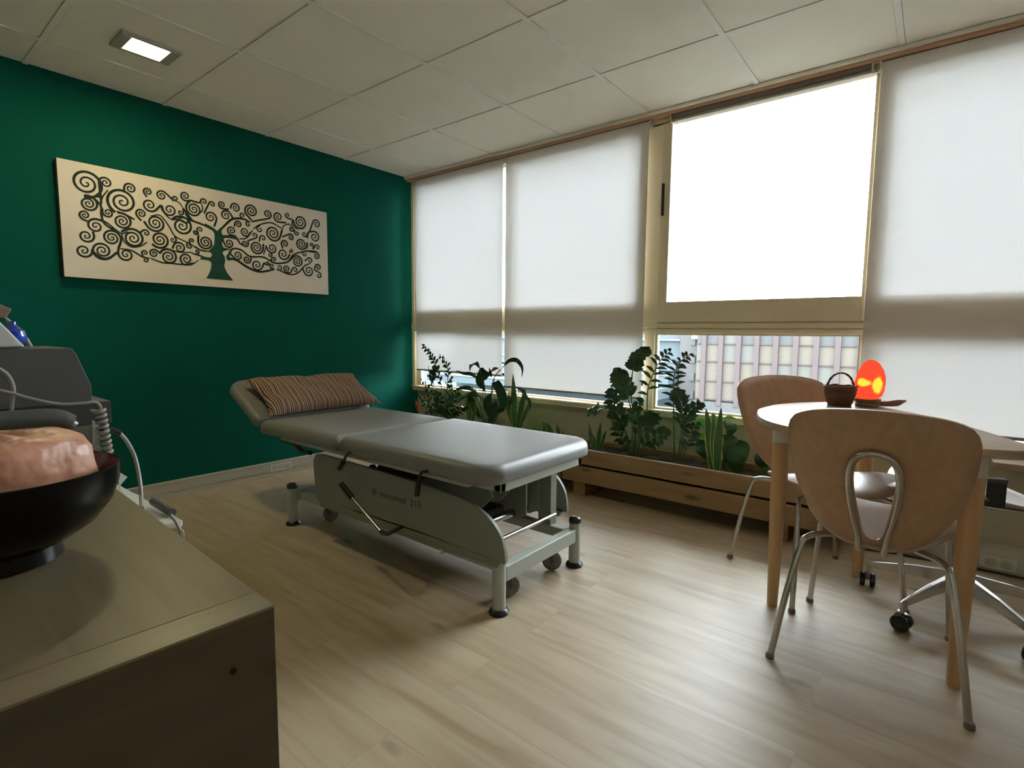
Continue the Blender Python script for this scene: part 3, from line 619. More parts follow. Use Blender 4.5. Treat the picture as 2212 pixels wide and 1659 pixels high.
OUTL = closed(sym([(0, .400), (.06, .408), (.11, .437), (.147, .485), (.176, .54), (.194, .60), (.205, .68), (.206, .74), (.198, .772), (.178, .791), (.13, .806), (.06, .814), (0, .816)]))
HOLE = closed(sym([(0, .422), (.022, .44), (.033, .50), (.043, .56), (.047, .61), (.043, .655), (.028, .682), (0, .692)]))
def ymap(s, z): return -.185-.50*(z-.41)+.75*s*s
def chair_shell(t):
    bm = B(); n = 96; c = (0, .57); loops = []
    for k in range(6):
        f = k/5; l = []
        for i in range(n):
            a = 2*PI*i/n; ri, ro = radial(HOLE, c, a), radial(OUTL, c, a); r = ri+(ro-ri)*f
            s, z = c[0]+r*math.cos(a), c[1]+r*math.sin(a); l.append((s, ymap(s, z), z))
        loops.append(l)
    rings(bm, loops, False)
    finish('backrest', bm, M['ply'], t, smooth=True, solid=.010, angle=70)
SEATL = closed(sym([(0, -.195), (.07, -.182), (.13, -.13), (.185, -.04), (.218, .06), (.226, .13), (.208, .185), (.15, .218), (.07, .232), (0, .236)][::1]))
def zseat(x, y): return .402+.95*x*x*max(0, 1-abs(y-.03)*1.5)+.03*min(1, max(0, (y+.19)/.3))-max(0, y-.17)**2*4
def seat_mesh(t, dz=0, name='seat'):
    bm = B(); n = 64; c = (0, .03); loops = []
    for k in range(1, 8):
        f = k/7; l = []
        for i in range(n):
            a = 2*PI*i/n; r = radial(SEATL, c, a)*f; x, y = c[0]+r*math.cos(a), c[1]+r*math.sin(a); l.append((x, y, zseat(x, y)+dz))
        loops.append(l)
    rings(bm, loops, False); bm.verts.ensure_lookup_table(); bm.faces.new(bm.verts[:n])
    return finish(name, bm, M['plyseat'], t, smooth=True, solid=.010, angle=70)
def loop_tube(t, low):
    pts = [(.028, -.04, .388+low), (.030, -.13, .386+low), (.030, -.205, .398+low)]
    for s, z in ((.034, .44), (.046, .50), (.054, .56), (.058, .61), (.054, .655), (.036, .688), (0, .700)): pts.append((s, ymap(s, z)-.016, z))
    pts = pts+[(-x, y, z) for x, y, z in pts[-2::-1]]
    bm = B(); tube(bm, pts, .0085, 12, 5); finish('back_loop', bm, M['chrome'], t, smooth=True)
def leg_part(t, pts, r=.0095):
    bm = B(); tube(bm, pts, r, 12, 6); o = finish('leg', bm, M['chrome'], t, smooth=True)
    p = pts[0]; bm = B(); lathe(bm, [(.0125, 0), (.0125, .010), (.010, .016)], p, 14); finish('foot_cap', bm, M['rubber'], o, smooth=True)
def side_chair(label, loc, rz):
    t = thing('dining_chair', label, 'chair', loc, rz, 'four-legged plywood chairs at the table')
    seat_mesh(t); chair_shell(t); loop_tube(t, 0)
    for s in (-1, 1):
        leg_part(t, [(s*.237, -.24, 0), (s*.208, -.215, .20), (s*.180, -.185, .355), (s*.165, -.165, .385), (s*.13, -.13, .392), (s*.04, -.06, .390), (0, -.03, .390)])
        leg_part(t, [(s*.205, .24, 0), (s*.190, .215, .20), (s*.175, .185, .375), (s*.16, .165, .398), (s*.12, .13, .398), (s*.04, .05, .390), (0, .02, .390)])
    bm = B(); box(bm, -.045, .045, -.11, .05, .382, .392); finish('mounting_plate', bm, M['dark'], t, bevel=.002)
    return t
side_chair('plywood chair seen from behind in front of the table, chrome loop in its backrest', (3.462, -1.12, 0), 0)
side_chair('plywood chair on the window side of the table, beside the planter', (3.235, -.70, 0), math.radians(-142))
# swivel chair
SX, SY = 3.69, -.66
t = thing('swivel_chair', 'plywood swivel chair on a chrome five-star caster base under the table', 'chair', (SX, SY, 0), math.radians(96))
seat_mesh(t, .035); chair_shell_t = t
bm = B(); n = 96
def shell2(t):
    bm = B(); n = 96; c = (0, .57); loops = []
    for k in range(6):
        f = k/5; l = []
        for i in range(n):
            a = 2*PI*i/n; ri, ro = radial(HOLE, c, a), radial(OUTL, c, a); r = ri+(ro-ri)*f
            s, z = r*math.cos(a), c[1]+r*math.sin(a); l.append((s, ymap(s, z)-.02, z+.035))
        loops.append(l)
    rings(bm, loops, False); finish('backrest', bm, M['ply'], t, smooth=True, solid=.010, angle=70)
shell2(t); bm.free()
pts = [(.028, -.04, .42), (.030, -.13, .42), (.030, -.225, .43)]
for s, z in ((.034, .475), (.046, .535), (.054, .595), (.058, .645), (.054, .69), (.036, .723), (0, .735)): pts.append((s, ymap(s, z-.035)-.038, z))
pts = pts+[(-x, y, z) for x, y, z in pts[-2::-1]]
bm = B(); tube(bm, pts, .0085, 12, 5); finish('back_loop', bm, M['chrome'], t, smooth=True)
bm = B(); lathe(bm, [(.028, .10), (.030, .17), (.020, .18), (.020, .30), (.013, .305), (.013, .425), (.05, .43)], (0, 0, 0), 24); finish('gas_column', bm, M['chrome'], t, smooth=True)
a0 = math.atan2(-.902-SY, 3.536-SX)-math.radians(96)
for k in range(5):
    a = a0+2*PI*k/5; c, s = math.cos(a), math.sin(a); R = .285
    bm = B(); loops = []
    for d, w_, z0, z1 in ((.02, .020, .115, .165), (.15, .015, .105, .140), (R-.01, .010, .085, .105), (R+.008, .008, .082, .098)):
        loops.append([(c*d-s*w_, s*d+c*w_, z0), (c*d+s*w_, s*d-c*w_, z0), (c*d+s*w_*.6, s*d-c*w_*.6, z1), (c*d-s*w_*.6, s*d+c*w_*.6, z1)])
    rings(bm, loops); sp = finish('base_arm', bm, M['chrome'], t, bevel=.003)
    bm = B(); cx, cy = c*R, s*R; q = a+1.9; cc, ss = math.cos(q), math.sin(q)
    lathe(bm, [(.008, .045), (.008, .085)], (cx, cy, 0), 10)
    prism(bm, [(-.012, .03), (.012, .03), (.02, .058), (-.012, .066)], lambda u, b, d: (cx+cc*u-ss*d, cy+ss*u+cc*d, b), -.007, .007)
    cs = finish('caster', bm, M['chrome'], t)
    for k2 in (-1, 1):
        bm = B(); loops = []
        for r, h in ((.004, .008), (.024, .008), (.0285, .011), (.0285, .022), (.024, .026), (.020, .026), (.019, .023), (.003, .023)):
            h *= k2; loops.append([(cx+cc*(r*math.cos(2*PI*i/20))-ss*h, cy+ss*(r*math.cos(2*PI*i/20))+cc*h, .0285+r*math.sin(2*PI*i/20)) for i in range(20)])
        rings(bm, loops); finish('wheel', bm, M['black'], cs, smooth=True)
# ================================================================= TABLE
t = thing('meeting_table', 'pale birch table with a rounded triangular top on turned beech legs', 'table', (3.40, -.92, 0))
TL = Matrix.Translation((-3.40, .92, 0))
def tp(name, bm, m, **k):
    o = finish(name, bm, m, **k); o.parent = t; o.matrix_parent_inverse = TL; return o
ol = closed([(3.058, -.97), (3.052, -.865), (3.080, -.70), (3.175, -.53), (3.275, -.465), (3.355, -.470), (3.44, -.55), (3.57, -.715), (3.68, -.93), (3.765, -1.14), (3.785, -1.215), (3.76, -1.275), (3.68, -1.318), (3.50, -1.345), (3.34, -1.325), (3.20, -1.265), (3.11, -1.145)], 5)
bm = B()
rings(bm, [[(x+(3.4-x)*i, y+(-.92-y)*i, z) for x, y in ol] for i, z in ((.014, .694), (.004, .698), (0, .704), (0, .714), (.004, .719), (.012, .720))])
tp('tabletop', bm, M['top'], smooth=True, angle=50)
for (x, y), s in (((3.152, -1.0), 1), ((3.672, -1.165), 1), ((3.372, -.51), 1)):
    bm = B(); lathe(bm, [(.017, 0), (.018, .01), (.027, .42), (.0285, .618), (.028, .622)], (x, y, 0), 28); o = finish('leg', bm, M['legw'], None, smooth=True); o.parent = t; o.matrix_parent_inverse = TL
    bm = B(); lathe(bm, [(.030, .618), (.030, .68), (.034, .694)], (x, y, 0), 28); tp('leg_collar', bm, M['whitep'], smooth=True)
# basket
P0 = az(1810, 878, .72); t = thing('wicker_basket', 'small dark brown wicker basket with a hooped handle on the table', 'basket', (P0.x, P0.y+.035, .7205))
bm = B(); loops = []; n = 44
for k in range(0, 13):
    f = k/12; r = .040+.017*math.sin(PI/2*f)+.0012*(-1)**k; loops.append([((r+.0012*(-1)**(i+k))*math.cos(2*PI*i/n), (r+.0012*(-1)**(i+k))*math.sin(2*PI*i/n), .078*f) for i in range(n)])
for f in (1, .5, .06): loops.append([((.050 if f > .3 else .036)*math.cos(2*PI*i/n), (.050 if f > .3 else .036)*math.sin(2*PI*i/n), .078*f) for i in range(n)])
rings(bm, loops); finish('basket_body', bm, M['wicker'], t, smooth=True)
bm = B(); n = 60
tube(bm, [((.056+.0015*math.sin(6*a*1.0))*math.cos(a), .056*math.sin(a), .078+.002*math.sin(7*a)) for a in [2*PI*i/40 for i in range(41)]], .004, 8, 1); finish('rim', bm, M['wicker'], t, smooth=True)
bm = B(); ca = math.radians(38)
for q in (0, PI):
    tube(bm, [(math.cos(ca)*(.053*math.cos(a))+.002*math.cos(9*a+q), math.sin(ca)*(.053*math.cos(a))+.002*math.sin(9*a+q), .070+.062*math.sin(a)) for a in [PI*i/30 for i in range(31)]], .0032, 7, 1)
finish('handle', bm, M['wicker'], t, smooth=True)
# glowing salt lamp
P0 = Vector((3.366, -.545, .7205)); t = thing('salt_lamp', 'glowing orange salt lamp standing on a carved wooden base on the table', 'lamp', P0)
bm = B(); lathe(bm, [(.040, 0), (.043, .008), (.040, .016), (.046, .026), (.047, .031), (.02, .031)], (0, 0, 0), 28)
finish('wooden_base', bm, M['wooddark'], t, smooth=True)
bm = B(); random.seed(5); rk = [(.034, .0), (.046, .012), (.051, .035), (.052, .062), (.047, .092), (.038, .118), (.027, .140), (.014, .153), (.002, .157)]
loops = []; n = 22
for r, h in rk:
    loops.append([((r*(1+.07*math.sin(3*a+h*20)+.05*math.sin(5*a-h*33)))*math.cos(a)+.010*math.sin(h*14)-.004, r*(1+.07*math.sin(2*a+h*18))*math.sin(a), .031+h) for a in [2*PI*i/n for i in range(n)]])
rings(bm, loops)
finish('salt_crystal', bm, emis('salt_glow', (1.0, .075, .03), .29, (((.034, -.044, .090), (60, 22, 27)), ((-.014, -.056, .098), (36, 20, 62)))), t, smooth=True, angle=35)
bm = B()
lp = [(-.02, .0), (.02, .022), (.06, .024), (.095, .012), (.118, 0), (.095, -.014), (.06, -.026), (.02, -.024)]
ang = math.radians(38)
t2 = thing('leaf_dish', 'flat leaf-shaped wooden dish with a pointed tip beside the lamp base', 'dish', (P0.x+.030, P0.y+.045, .7205), ang)
loops = [[(x*.75, y*.75, 0) for x, y in lp], [(x, y, .012+.006*(x > .09)) for x, y in lp], [(x, y, .016+.008*(x > .09)) for x, y in lp], [(x*.8, y*.8, .007) for x, y in lp]]
finish('dish_body', rings(B(), loops), M['wooddark'], t2, smooth=True)
# dark box on the swivel chair seat
t = thing('black_box', 'small black upright box on the swivel chair seat', 'box', (3.745, -.83, .462), math.radians(20))
finish('box_body', box(B(), -.026, .026, -.014, .014, 0, .088), M['black'], t, bevel=.003)
finish('box_lid', box(B(), -.027, .027, -.015, .015, .078, .091), M['dark'], t, bevel=.002)
# ledge on the wall
t = thing('wall_ledge', 'short wooden ledge fixed to the wall below the window at the right', 'shelf', (4.2, -.02, .445))
finish('shelf_board', box(B(), -.41, .6, -.06, .078, 0, .028), M['plyseat'], t, bevel=.002)
finish('support_bracket', box(B(), -.1, -.06, .0, .078, -.12, 0), M['dark'], t, bevel=.002)

# ================================================================= PLANTERS
def planter(x0, x1, label, feet):
    t = thing('planter_box', label, 'planter', ((x0+x1)/2, -.18, 0), 0, 'pine planter boxes under the window'); inv = Matrix.Translation((-(x0+x1)/2, .18, 0))
    def pp(name, bm, m, **k):
        o = finish(name, bm, m, **k); o.parent = t; o.matrix_parent_inverse = inv; return o
    for z0, z1 in ((.095, .195), (.209, .302)):
        pp('front_board', box(B(), x0, x1, -.335, -.312, z0, z1), M['pine'], bevel=.003); pp('back_board', box(B(), x0, x1, -.045, -.022, z0, z1), M['pine'], bevel=.003)
        for x in (x0, x1-.022): pp('end_board', box(B(), x+.001, x+.021, -.311, -.046, z0, z1), M['pine'], bevel=.003)
    pp('bottom_board', box(B(), x0+.022, x1-.022, -.311, -.046, .095, .11), M['pine'])
    for x in feet: pp('foot_block', box(B(), x, x+.085, -.29, -.06, 0, .094), M['pine'], bevel=.003)
    bm = B(); nx = int((x1-x0)*40)
    g = [[bm.verts.new((x0+.023+(x1-x0-.046)*i/nx, -.31+.263*j/8, .262+.014*random.random()+.008*math.sin(i*.3))) for j in range(9)] for i in range(nx+1)]
    for i in range(nx):
        for j in range(8): bm.faces.new((g[i][j], g[i+1][j], g[i+1][j+1], g[i][j+1]))
    tag(pp('soil', bm, M['soil'], smooth=True), kind='stuff')
planter(.34, 1.772, 'pine plank planter box in the corner behind the treatment table', (.5, 1.05, 1.60))
planter(1.786, 3.30, 'pine plank planter box between the treatment table and the round-ended table', (1.84, 2.98))
# ---------------------------------------------------------------- plants
def leafshape(t): return max(.02, math.sin(PI*(t**.8)*.97+.03))
def plant(name, label, base):
    t = thing(name, label, 'plant', base)
    if name in ('zz_plant', 'snake_plant', 'peace_lily'): t['group'] = name.replace('_', ' ').replace('lily', 'lilie')+'s in the planter boxes'
    return t, Matrix.Translation(-Vector(base))
def pp_(t, inv, name, bm, m, mats=None):
    o = finish(name, bm, m, mats=mats, smooth=True, angle=60); o.parent = t; o.matrix_parent_inverse = inv; return o
def frond(bs, bl, pts, y, ll=.07, lw=.026, n=16, start=.30, seed=0, rs=.0045, flat=0.0, up=.5, dy=0.):
    """one upright zz-plant stem; pts in picture coordinates set at depth y, leaflets in pairs up the stem"""
    rnd = random.Random(seed); N = len(pts)
    P3 = [ay(px, py, y+dy*i/(N-1)) for i, (px, py) in enumerate(pts)]; P3 = smooth_path(P3, 8)
    tube(bs, P3, rs, 7, 1, r2=rs*.4)
    az_ = rnd.uniform(-.5, .5) if flat == 0 else flat
    for i in range(n):
        f = start+(1-start)*(i+.5)/n; k = min(len(P3)-2, int(f*(len(P3)-1))); p = P3[k]; d = (P3[k+1]-P3[k]).normalized()
        side = Vector((math.cos(az_), math.sin(az_), 0)); side = (side-d*side.dot(d)).normalized()
        s = 1 if i % 2 else -1
        L = ll*(1-.55*max(0, f-.6)/.4)*rnd.uniform(.85, 1.1)
        dirv = (side*s+d*(up+.6*max(0, f-.7))+Vector((0, rnd.uniform(-.35, .35), rnd.uniform(-.1, .15)))).normalized()
        nrm = dirv.cross(d).normalized(); wdir = nrm.cross(dirv).normalized()
        wdir = (wdir+nrm*rnd.uniform(-.5, .5)).normalized()
        ribbon(bl, [p, p+dirv*L*.5+Vector((0, 0, .004)), p+dirv*L-Vector((0, 0, .006))], lw*rnd.uniform(.85, 1.1), wdir, leafshape, 4, .18)
def zz(label, base, fronds, m='leaf'):
    t, inv = plant('zz_plant', label, base); bs, bl = B(), B()
    for i, kw in enumerate(fronds): frond(bs, bl, seed=i+int(base[0]*100), **kw)
    pp_(t, inv, 'stem', bs, M['stem']); pp_(t, inv, 'foliage', bl, M[m])
def snake(label, base, blades, y):
    t, inv = plant('snake_plant', label, base); bm = B()
    for pts, wd in blades:
        P3 = [ay(px, py, y) for px, py in pts]
        ribbon(bm, P3, wd, (1, .35, 0), lambda q: .55+.9*q*(1-q)*2 if q < .55 else max(.01, (1-q)/.45)**.7*(.55+.9*.55*.45*2), 6, .25, edge=True)
    pp_(t, inv, 'foliage', bm, None, [M['snake'], M['yellow']])
def broad(name, label, base, leaves, m='leaf', mats=None, y=-.17):
    t, inv = plant(name, label, base); bs, bl = B(), B()
    for lf in leaves:
        stem, blade, wd = lf[:3]; yy = lf[3] if len(lf) > 3 else y
        if stem: tube(bs, [ay(px, py, yy) for px, py in stem], .0032, 6, 5)
        ribbon(bl, [ay(px, py, yy-.012*(i % 2)) for i, (px, py) in enumerate(blade)], wd, lf[4] if len(lf) > 4 else (.8, .2, .6), leafshape, 6, .2, mi=lf[5] if len(lf) > 5 else 0)
    if bs.verts: pp_(t, inv, 'stem', bs, M['stem'])
    else: bs.free()
    pp_(t, inv, 'foliage', bl, None, mats or [M[m]])
def bz(px, py, y=-.17): p = ay(px, py, y); return (p.x, y, .27)
Y1 = -.16
zz('tall zz plant with feathery stems beside the green wall', bz(945, 890, Y1), [
    dict(pts=[(950, 905), (955, 850), (945, 800), (932, 770), (912, 745)], y=Y1, n=20, ll=.055, lw=.026, start=.35, up=.7),
    dict(pts=[(948, 905), (942, 860), (930, 820), (925, 790)], y=Y1-.03, n=12, ll=.06, lw=.022),
    dict(pts=[(952, 905), (962, 860), (968, 810), (963, 785), (950, 768)], y=Y1+.02, n=18, ll=.06, lw=.018, start=.3),
    dict(pts=[(945, 905), (930, 870), (925, 840), (910, 820)], y=Y1-.02, n=10, ll=.055, lw=.024),
    dict(pts=[(955, 905), (975, 870), (985, 850), (1003, 836)], y=Y1, n=14, ll=.055, lw=.022, start=.2),
    dict(pts=[(950, 905), (925, 890), (915, 865), (905, 850)], y=Y1-.04, n=12, ll=.05, lw=.024, start=.2),
    dict(pts=[(950, 910), (945, 885), (950, 862), (938, 845)], y=Y1-.05, n=16, ll=.06, lw=.034, start=.15),
    dict(pts=[(956, 910), (960, 885), (975, 868), (988, 862)], y=Y1-.05, n=16, ll=.06, lw=.034, start=.15),
    dict(pts=[(962, 912), (975, 895), (992, 885), (1008, 880)], y=Y1-.06, n=14, ll=.06, lw=.032, start=.1),
    dict(pts=[(940, 910), (932, 895), (928, 878), (918, 868)], y=Y1-.05, n=14, ll=.055, lw=.030, start=.1),
    dict(pts=[(946, 905), (938, 840), (934, 810), (940, 790)], y=Y1-.01, n=16, ll=.055, lw=.030, start=.45, up=.6),
    dict(pts=[(955, 910), (965, 880), (972, 840), (975, 815)], y=Y1-.03, n=14, ll=.06, lw=.026, start=.2)])
broad('flowering_plant', 'small plant with one red bud against the green wall', bz(915, 900, -.10), [
    ([(915, 925), (908, 900), (901, 885)], [(901, 888), (900, 876), (898, 862)], .022, -.10, (.7, .7, 0), 1),
    ([(915, 925), (912, 905)], [(912, 905), (905, 898), (900, 905)], .03, -.10), ([(915, 925), (922, 905)], [(922, 905), (930, 900), (935, 908)], .03, -.10)], mats=[M['leaf'], M['red']])
D = (.75, .1, .65)
broad('peace_lily', 'broad-leaved plant with long drooping leaves in the corner planter', bz(1050, 905, Y1), [
    ([(1052, 920), (1050, 880), (1048, 840)], [(1048, 845), (1036, 825), (1040, 810), (1056, 803), (1062, 815)], .10, Y1-.02, (1, 0, .1)),
    ([(1055, 920), (1060, 860), (1066, 820), (1080, 798)], [(1072, 812), (1085, 796), (1100, 780), (1117, 779), (1128, 795), (1127, 815)], .035, Y1-.03, (.5, .3, .8)),
    ([(1048, 920), (1044, 860), (1042, 820), (1036, 795)], [(1036, 796), (1028, 784), (1018, 788), (1014, 802)], .035, Y1-.03, (.8, .3, .4)),
    ([(1056, 920), (1062, 860), (1068, 820)], [(1058, 808), (1066, 798), (1078, 795)], .03, Y1-.03, (.3, .3, .9), 1),
    ([(1060, 920), (1062, 870), (1062, 832)], [(1062, 828), (1075, 832), (1086, 855), (1085, 880), (1074, 893)], .085, Y1-.04, (1, .1, .2)),
    ([(1050, 920), (1046, 890), (1040, 862)], [(1042, 858), (1020, 850), (1000, 858), (988, 872)], .04, Y1-.03, (.2, .4, .9)),
    ([(1046, 920), (1040, 880), (1028, 850)], [(1030, 848), (1012, 838), (995, 838), (975, 848)], .035, Y1, (.2, .4, .9)),
    ([(1045, 920), (1034, 860), (1022, 830)], [(1038, 822), (1018, 808), (1000, 806), (985, 800)], .03, Y1+.02, (.2, .4, .9)),
    ([(1050, 920), (1030, 900)], [(1040, 905), (1022, 880), (1015, 860), (1024, 845)], .07, Y1, (1, .1, 0)),
    ([(1055, 920), (1058, 900)], [(1058, 905), (1052, 870), (1060, 850)], .09, Y1-.05, (1, 0, 0)),
    ([(1060, 920), (1080, 880), (1090, 862)], [(1085, 862), (1100, 862), (1106, 872)], .03, Y1-.03, (.2, .4, .9)),
    ([(1062, 920), (1090, 875), (1118, 842)], [(1112, 836), (1128, 843), (1136, 858), (1145, 870), (1142, 895)], .028, Y1-.03, (.4, .5, .7)),
    ([(1050, 920), (1056, 900)], [(1055, 915), (1066, 885), (1072, 865)], .08, Y1-.06, (1, 0, .1))], mats=[M['leaf2'], M['dry']])
snake('snake plant with yellow-edged blades behind the broad-leaved plant', bz(1012, 900), [([(1012, 915), (1010, 885), (1004, 862)], .028), ([(1014, 915), (1016, 890), (1014, 868)], .028), ([(1018, 915), (1025, 890), (1028, 868)], .026)], -.20)
snake('tall snake plant in the corner planter, beside the drooping leaves', bz(1115, 905), [([(1112, 925), (1110, 870), (1108, 808)], .052), ([(1118, 925), (1126, 880), (1135, 838)], .050), ([(1112, 925), (1104, 880), (1098, 850)], .045), ([(1122, 925), (1136, 890), (1146, 862)], .032), ([(1110, 925), (1100, 890), (1090, 862)], .035)], -.17)
broad('pothos', 'bright green small-leaved pothos just above the treatment table edge', bz(1150, 930), [
    (None, [(1142, 935), (1150, 926), (1153, 912)], .065, -.20, (1, .2, .1)), (None, [(1158, 935), (1152, 926), (1150, 915)], .05, -.19, (1, .2, .1)),
    ([(1160, 950), (1140, 925), (1128, 915)], [(1165, 932), (1160, 928), (1168, 922)], .03, -.19), (None, [(1160, 940), (1170, 930), (1176, 928)], .03, -.18)], 'leaf3')
snake('low snake plant with two short broad blades, right of the pothos', bz(1182, 930), [([(1180, 950), (1178, 930), (1174, 910)], .05), ([(1186, 950), (1188, 932), (1180, 912)], .05)], -.19)
snake('smallest snake plant blade standing at the treatment table corner', bz(1206, 940), [([(1208, 955), (1206, 935), (1203, 918)], .035), ([(1212, 955), (1215, 942), (1218, 930)], .018)], -.19)
Y2 = -.18
snake('small snake plant at the left end of the second planter', bz(1290, 965), [([(1282, 972), (1276, 940), (1273, 915)], .030), ([(1290, 972), (1294, 940), (1298, 912)], .034), ([(1296, 972), (1304, 945), (1310, 930)], .022), ([(1284, 972), (1284, 950), (1280, 938)], .02), ([(1292, 972), (1300, 955), (1306, 948)], .02)], -.19)
zz('large zz plant with arching stems reaching the window post', bz(1370, 975, Y2), [
    dict(pts=[(1370, 985), (1372, 920), (1364, 860), (1366, 805), (1378, 770), (1400, 755)], y=Y2, n=26, ll=.07, lw=.040, start=.62, rs=.006, up=.5),
    dict(pts=[(1366, 985), (1366, 910), (1360, 870), (1350, 835), (1335, 812), (1345, 806)], y=Y2-.04, n=26, ll=.08, lw=.046, start=.45, rs=.006),
    dict(pts=[(1360, 985), (1350, 930), (1330, 890), (1300, 880), (1268, 892)], y=Y2-.03, n=22, ll=.078, lw=.038, start=.25, rs=.005),
    dict(pts=[(1362, 985), (1352, 930), (1335, 890), (1322, 860), (1320, 845)], y=Y2, n=16, ll=.075, lw=.038, start=.3, rs=.005),
    dict(pts=[(1372, 985), (1380, 930), (1372, 890), (1385, 862)], y=Y2-.04, n=14, ll=.065, lw=.034, start=.3, rs=.005),
    dict(pts=[(1395, 985), (1398, 900), (1400, 840), (1415, 800), (1430, 775), (1450, 757)], y=Y2+.02, n=17, ll=.072, lw=.020, start=.35, rs=.005, flat=.45, up=.35),
    dict(pts=[(1376, 985), (1386, 940), (1402, 905), (1420, 900)], y=Y2-.05, n=14, ll=.07, lw=.045, start=.35, rs=.005),
    dict(pts=[(1380, 985), (1392, 960), (1425, 940), (1440, 930)], y=Y2-.05, n=12, ll=.065, lw=.04, start=.3),
    dict(pts=[(1368, 985), (1350, 960), (1335, 930), (1330, 905)], y=Y2-.03, n=14, ll=.065, lw=.03, start=.2)])
zz('slender zz plant with narrow leaflets in front of the clear window', bz(1460, 985, Y2), [
    dict(pts=[(1457, 990), (1456, 910), (1455, 850), (1457, 810), (1470, 782), (1492, 764)], y=Y2+.02, n=20, ll=.070, lw=.018, start=.30, rs=.005, flat=.45, up=.35),
    dict(pts=[(1465, 990), (1472, 930), (1474, 885), (1468, 860), (1458, 845)], y=Y2-.02, n=22, ll=.075, lw=.024, start=.3, up=.9),
    dict(pts=[(1470, 990), (1478, 930), (1490, 890), (1515, 872)], y=Y2-.03, n=20, ll=.07, lw=.024, start=.35, up=.9),
    dict(pts=[(1474, 990), (1485, 960), (1492, 935), (1505, 915)], y=Y2-.04, n=12, ll=.06, lw=.024, start=.2)], 'leaf2')
snake('tall yellow-edged snake plant left of the far chair', bz(1545, 1005), [([(1540, 1020), (1535, 950), (1525, 882)], .060), ([(1548, 1020), (1552, 950), (1558, 880)], .052), ([(1548, 1020), (1543, 960), (1541, 893)], .045)], -.19)
broad('peace_lily', 'broad dark leaves between the yellow-edged snake plant and the far chair', bz(1590, 1010), [
    ([(1580, 1030), (1585, 1000)], [(1592, 1030), (1590, 990), (1602, 965), (1598, 950)], .10, -.20, (1, .1, 0)), ([(1570, 1030), (1565, 1000)], [(1565, 1000), (1578, 970), (1574, 950), (1560, 940)], .09, -.17, (1, .1, .1)),
    ([(1560, 1020), (1530, 985)], [(1545, 1000), (1522, 975), (1515, 960), (1520, 950)], .08, -.15, (1, .1, 0)), ([(1560, 1020), (1535, 960)], [(1530, 945), (1512, 942), (1498, 946)], .035, -.17, (.2, .4, .9), 1),
    ([(1550, 1020), (1540, 950), (1520, 925)], [(1525, 925), (1512, 912), (1500, 905)], .05, -.14, (.6, .3, .7), 1), ([(1550, 1020), (1545, 940), (1550, 905)], [(1550, 925), (1542, 905), (1540, 893)], .05, -.14, (1, .3, .2), 1),
    ([(1560, 1020), (1570, 960), (1575, 930)], [(1572, 945), (1580, 925), (1570, 915), (1562, 920)], .06, -.13, (1, .3, .2)), ([(1560, 1020), (1578, 940)], [(1560, 905), (1575, 902), (1592, 905)], .02, -.12, (.2, .4, .9), 1)], mats=[M['leaf'], M['leaf3']])
broad('leafy_plant', 'pale glossy leaves showing between the far chair and table leg', bz(1655, 1000), [
    ([(1650, 1040), (1648, 990)], [(1640, 960), (1648, 940), (1665, 935)], .05, -.15, (.6, .3, .7), 1), ([(1650, 1040), (1655, 980)], [(1645, 985), (1655, 955), (1668, 948)], .06, -.15, (.6, .3, .7)),
    ([(1655, 1040), (1650, 990)], [(1640, 935), (1652, 930), (1662, 942)], .04, -.14, (.6, .3, .7), 1), ([(1655, 1040), (1660, 1000)], [(1655, 1010), (1662, 985), (1668, 965)], .06, -.17, (1, .3, .2)),
    ([(1650, 1040), (1640, 1000)], [(1648, 1012), (1640, 990), (1646, 970)], .05, -.17, (1, .3, .2))], mats=[M['leaf2'], M['leaf3']])

# ================================================================= CABINET
KX, KY = 3.015, -2.82; CA = math.atan2(.029, -.607)-PI
t = thing('cabinet', 'low grey-brown wood cabinet at the lower left', 'cabinet', (KX, KY, 0), CA)
finish('top_board', box(B(), -1.5, -.0455, -.55, 0, .672, .70), M['cab'], t, bevel=.0015)
finish('side_panel', box(B(), -.045, 0, -.55, 0, 0, .697), M['cab_shade'], t, bevel=.001)  # shade of the side facing away from the windows is in its colour
finish('edge_strip', box(B(), -.045, 0, -.55, 0, .6972, .70), M['cab3'], t)  # thin cap keeps the panel top lighter than its shade-darkened side
finish('side_panel', box(B(), -1.5, -1.455, -.55, 0, 0, .672), M['cab_shade'], t, bevel=.0015)
finish('back_panel', box(B(), -1.455, -.045, -.02, -.004, 0, .672), M['cab'], t)
finish('shelf', box(B(), -1.455, -.045, -.53, -.02, .02, .05), M['cab'], t)
finish('door', box(B(), -1.455, -.76, -.55, -.53, .02, .670), M['cab'], t, bevel=.001); finish('door', box(B(), -.75, -.045, -.55, -.53, .02, .670), M['cab'], t, bevel=.001)
bm = B(); lathe(bm, [(.004, -.001), (.0035, .0006), (.001, .0006)], (0, -.045, .645), 12, axis='x'); finish('screw_cap', bm, M['black'], t)
# bowl
BX, BY = 2.645, -2.987
t = thing('lacquer_bowl', 'black footed lacquer bowl with red inside on the cabinet', 'bowl', (BX, BY, .7005))
bm = B(); prof = [(.058, 0), (.062, .003), (.060, .020), (.075, .027), (.100, .045), (.119, .070), (.127, .095), (.1285, .118), (.1265, .1195)]
lathe(bm, prof+[(.1245, .117), (.121, .09), (.108, .062), (.08, .04), (.04, .031), (.001, .030)], (0, 0, 0), 64)
o = finish('bowl_body', bm, None, t, smooth=True, mats=[M['bowl'], M['bowlin']], angle=50)
for p in o.data.polygons:
    c = p.center; r = math.hypot(c.x, c.y)
    if (c.z > .031 and p.normal.dot(Vector((c.x, c.y, -.6*.1)).normalized()) < -.2) or (c.z < .034 and c.z > .0295 and p.normal.z > .8): p.material_index = 1
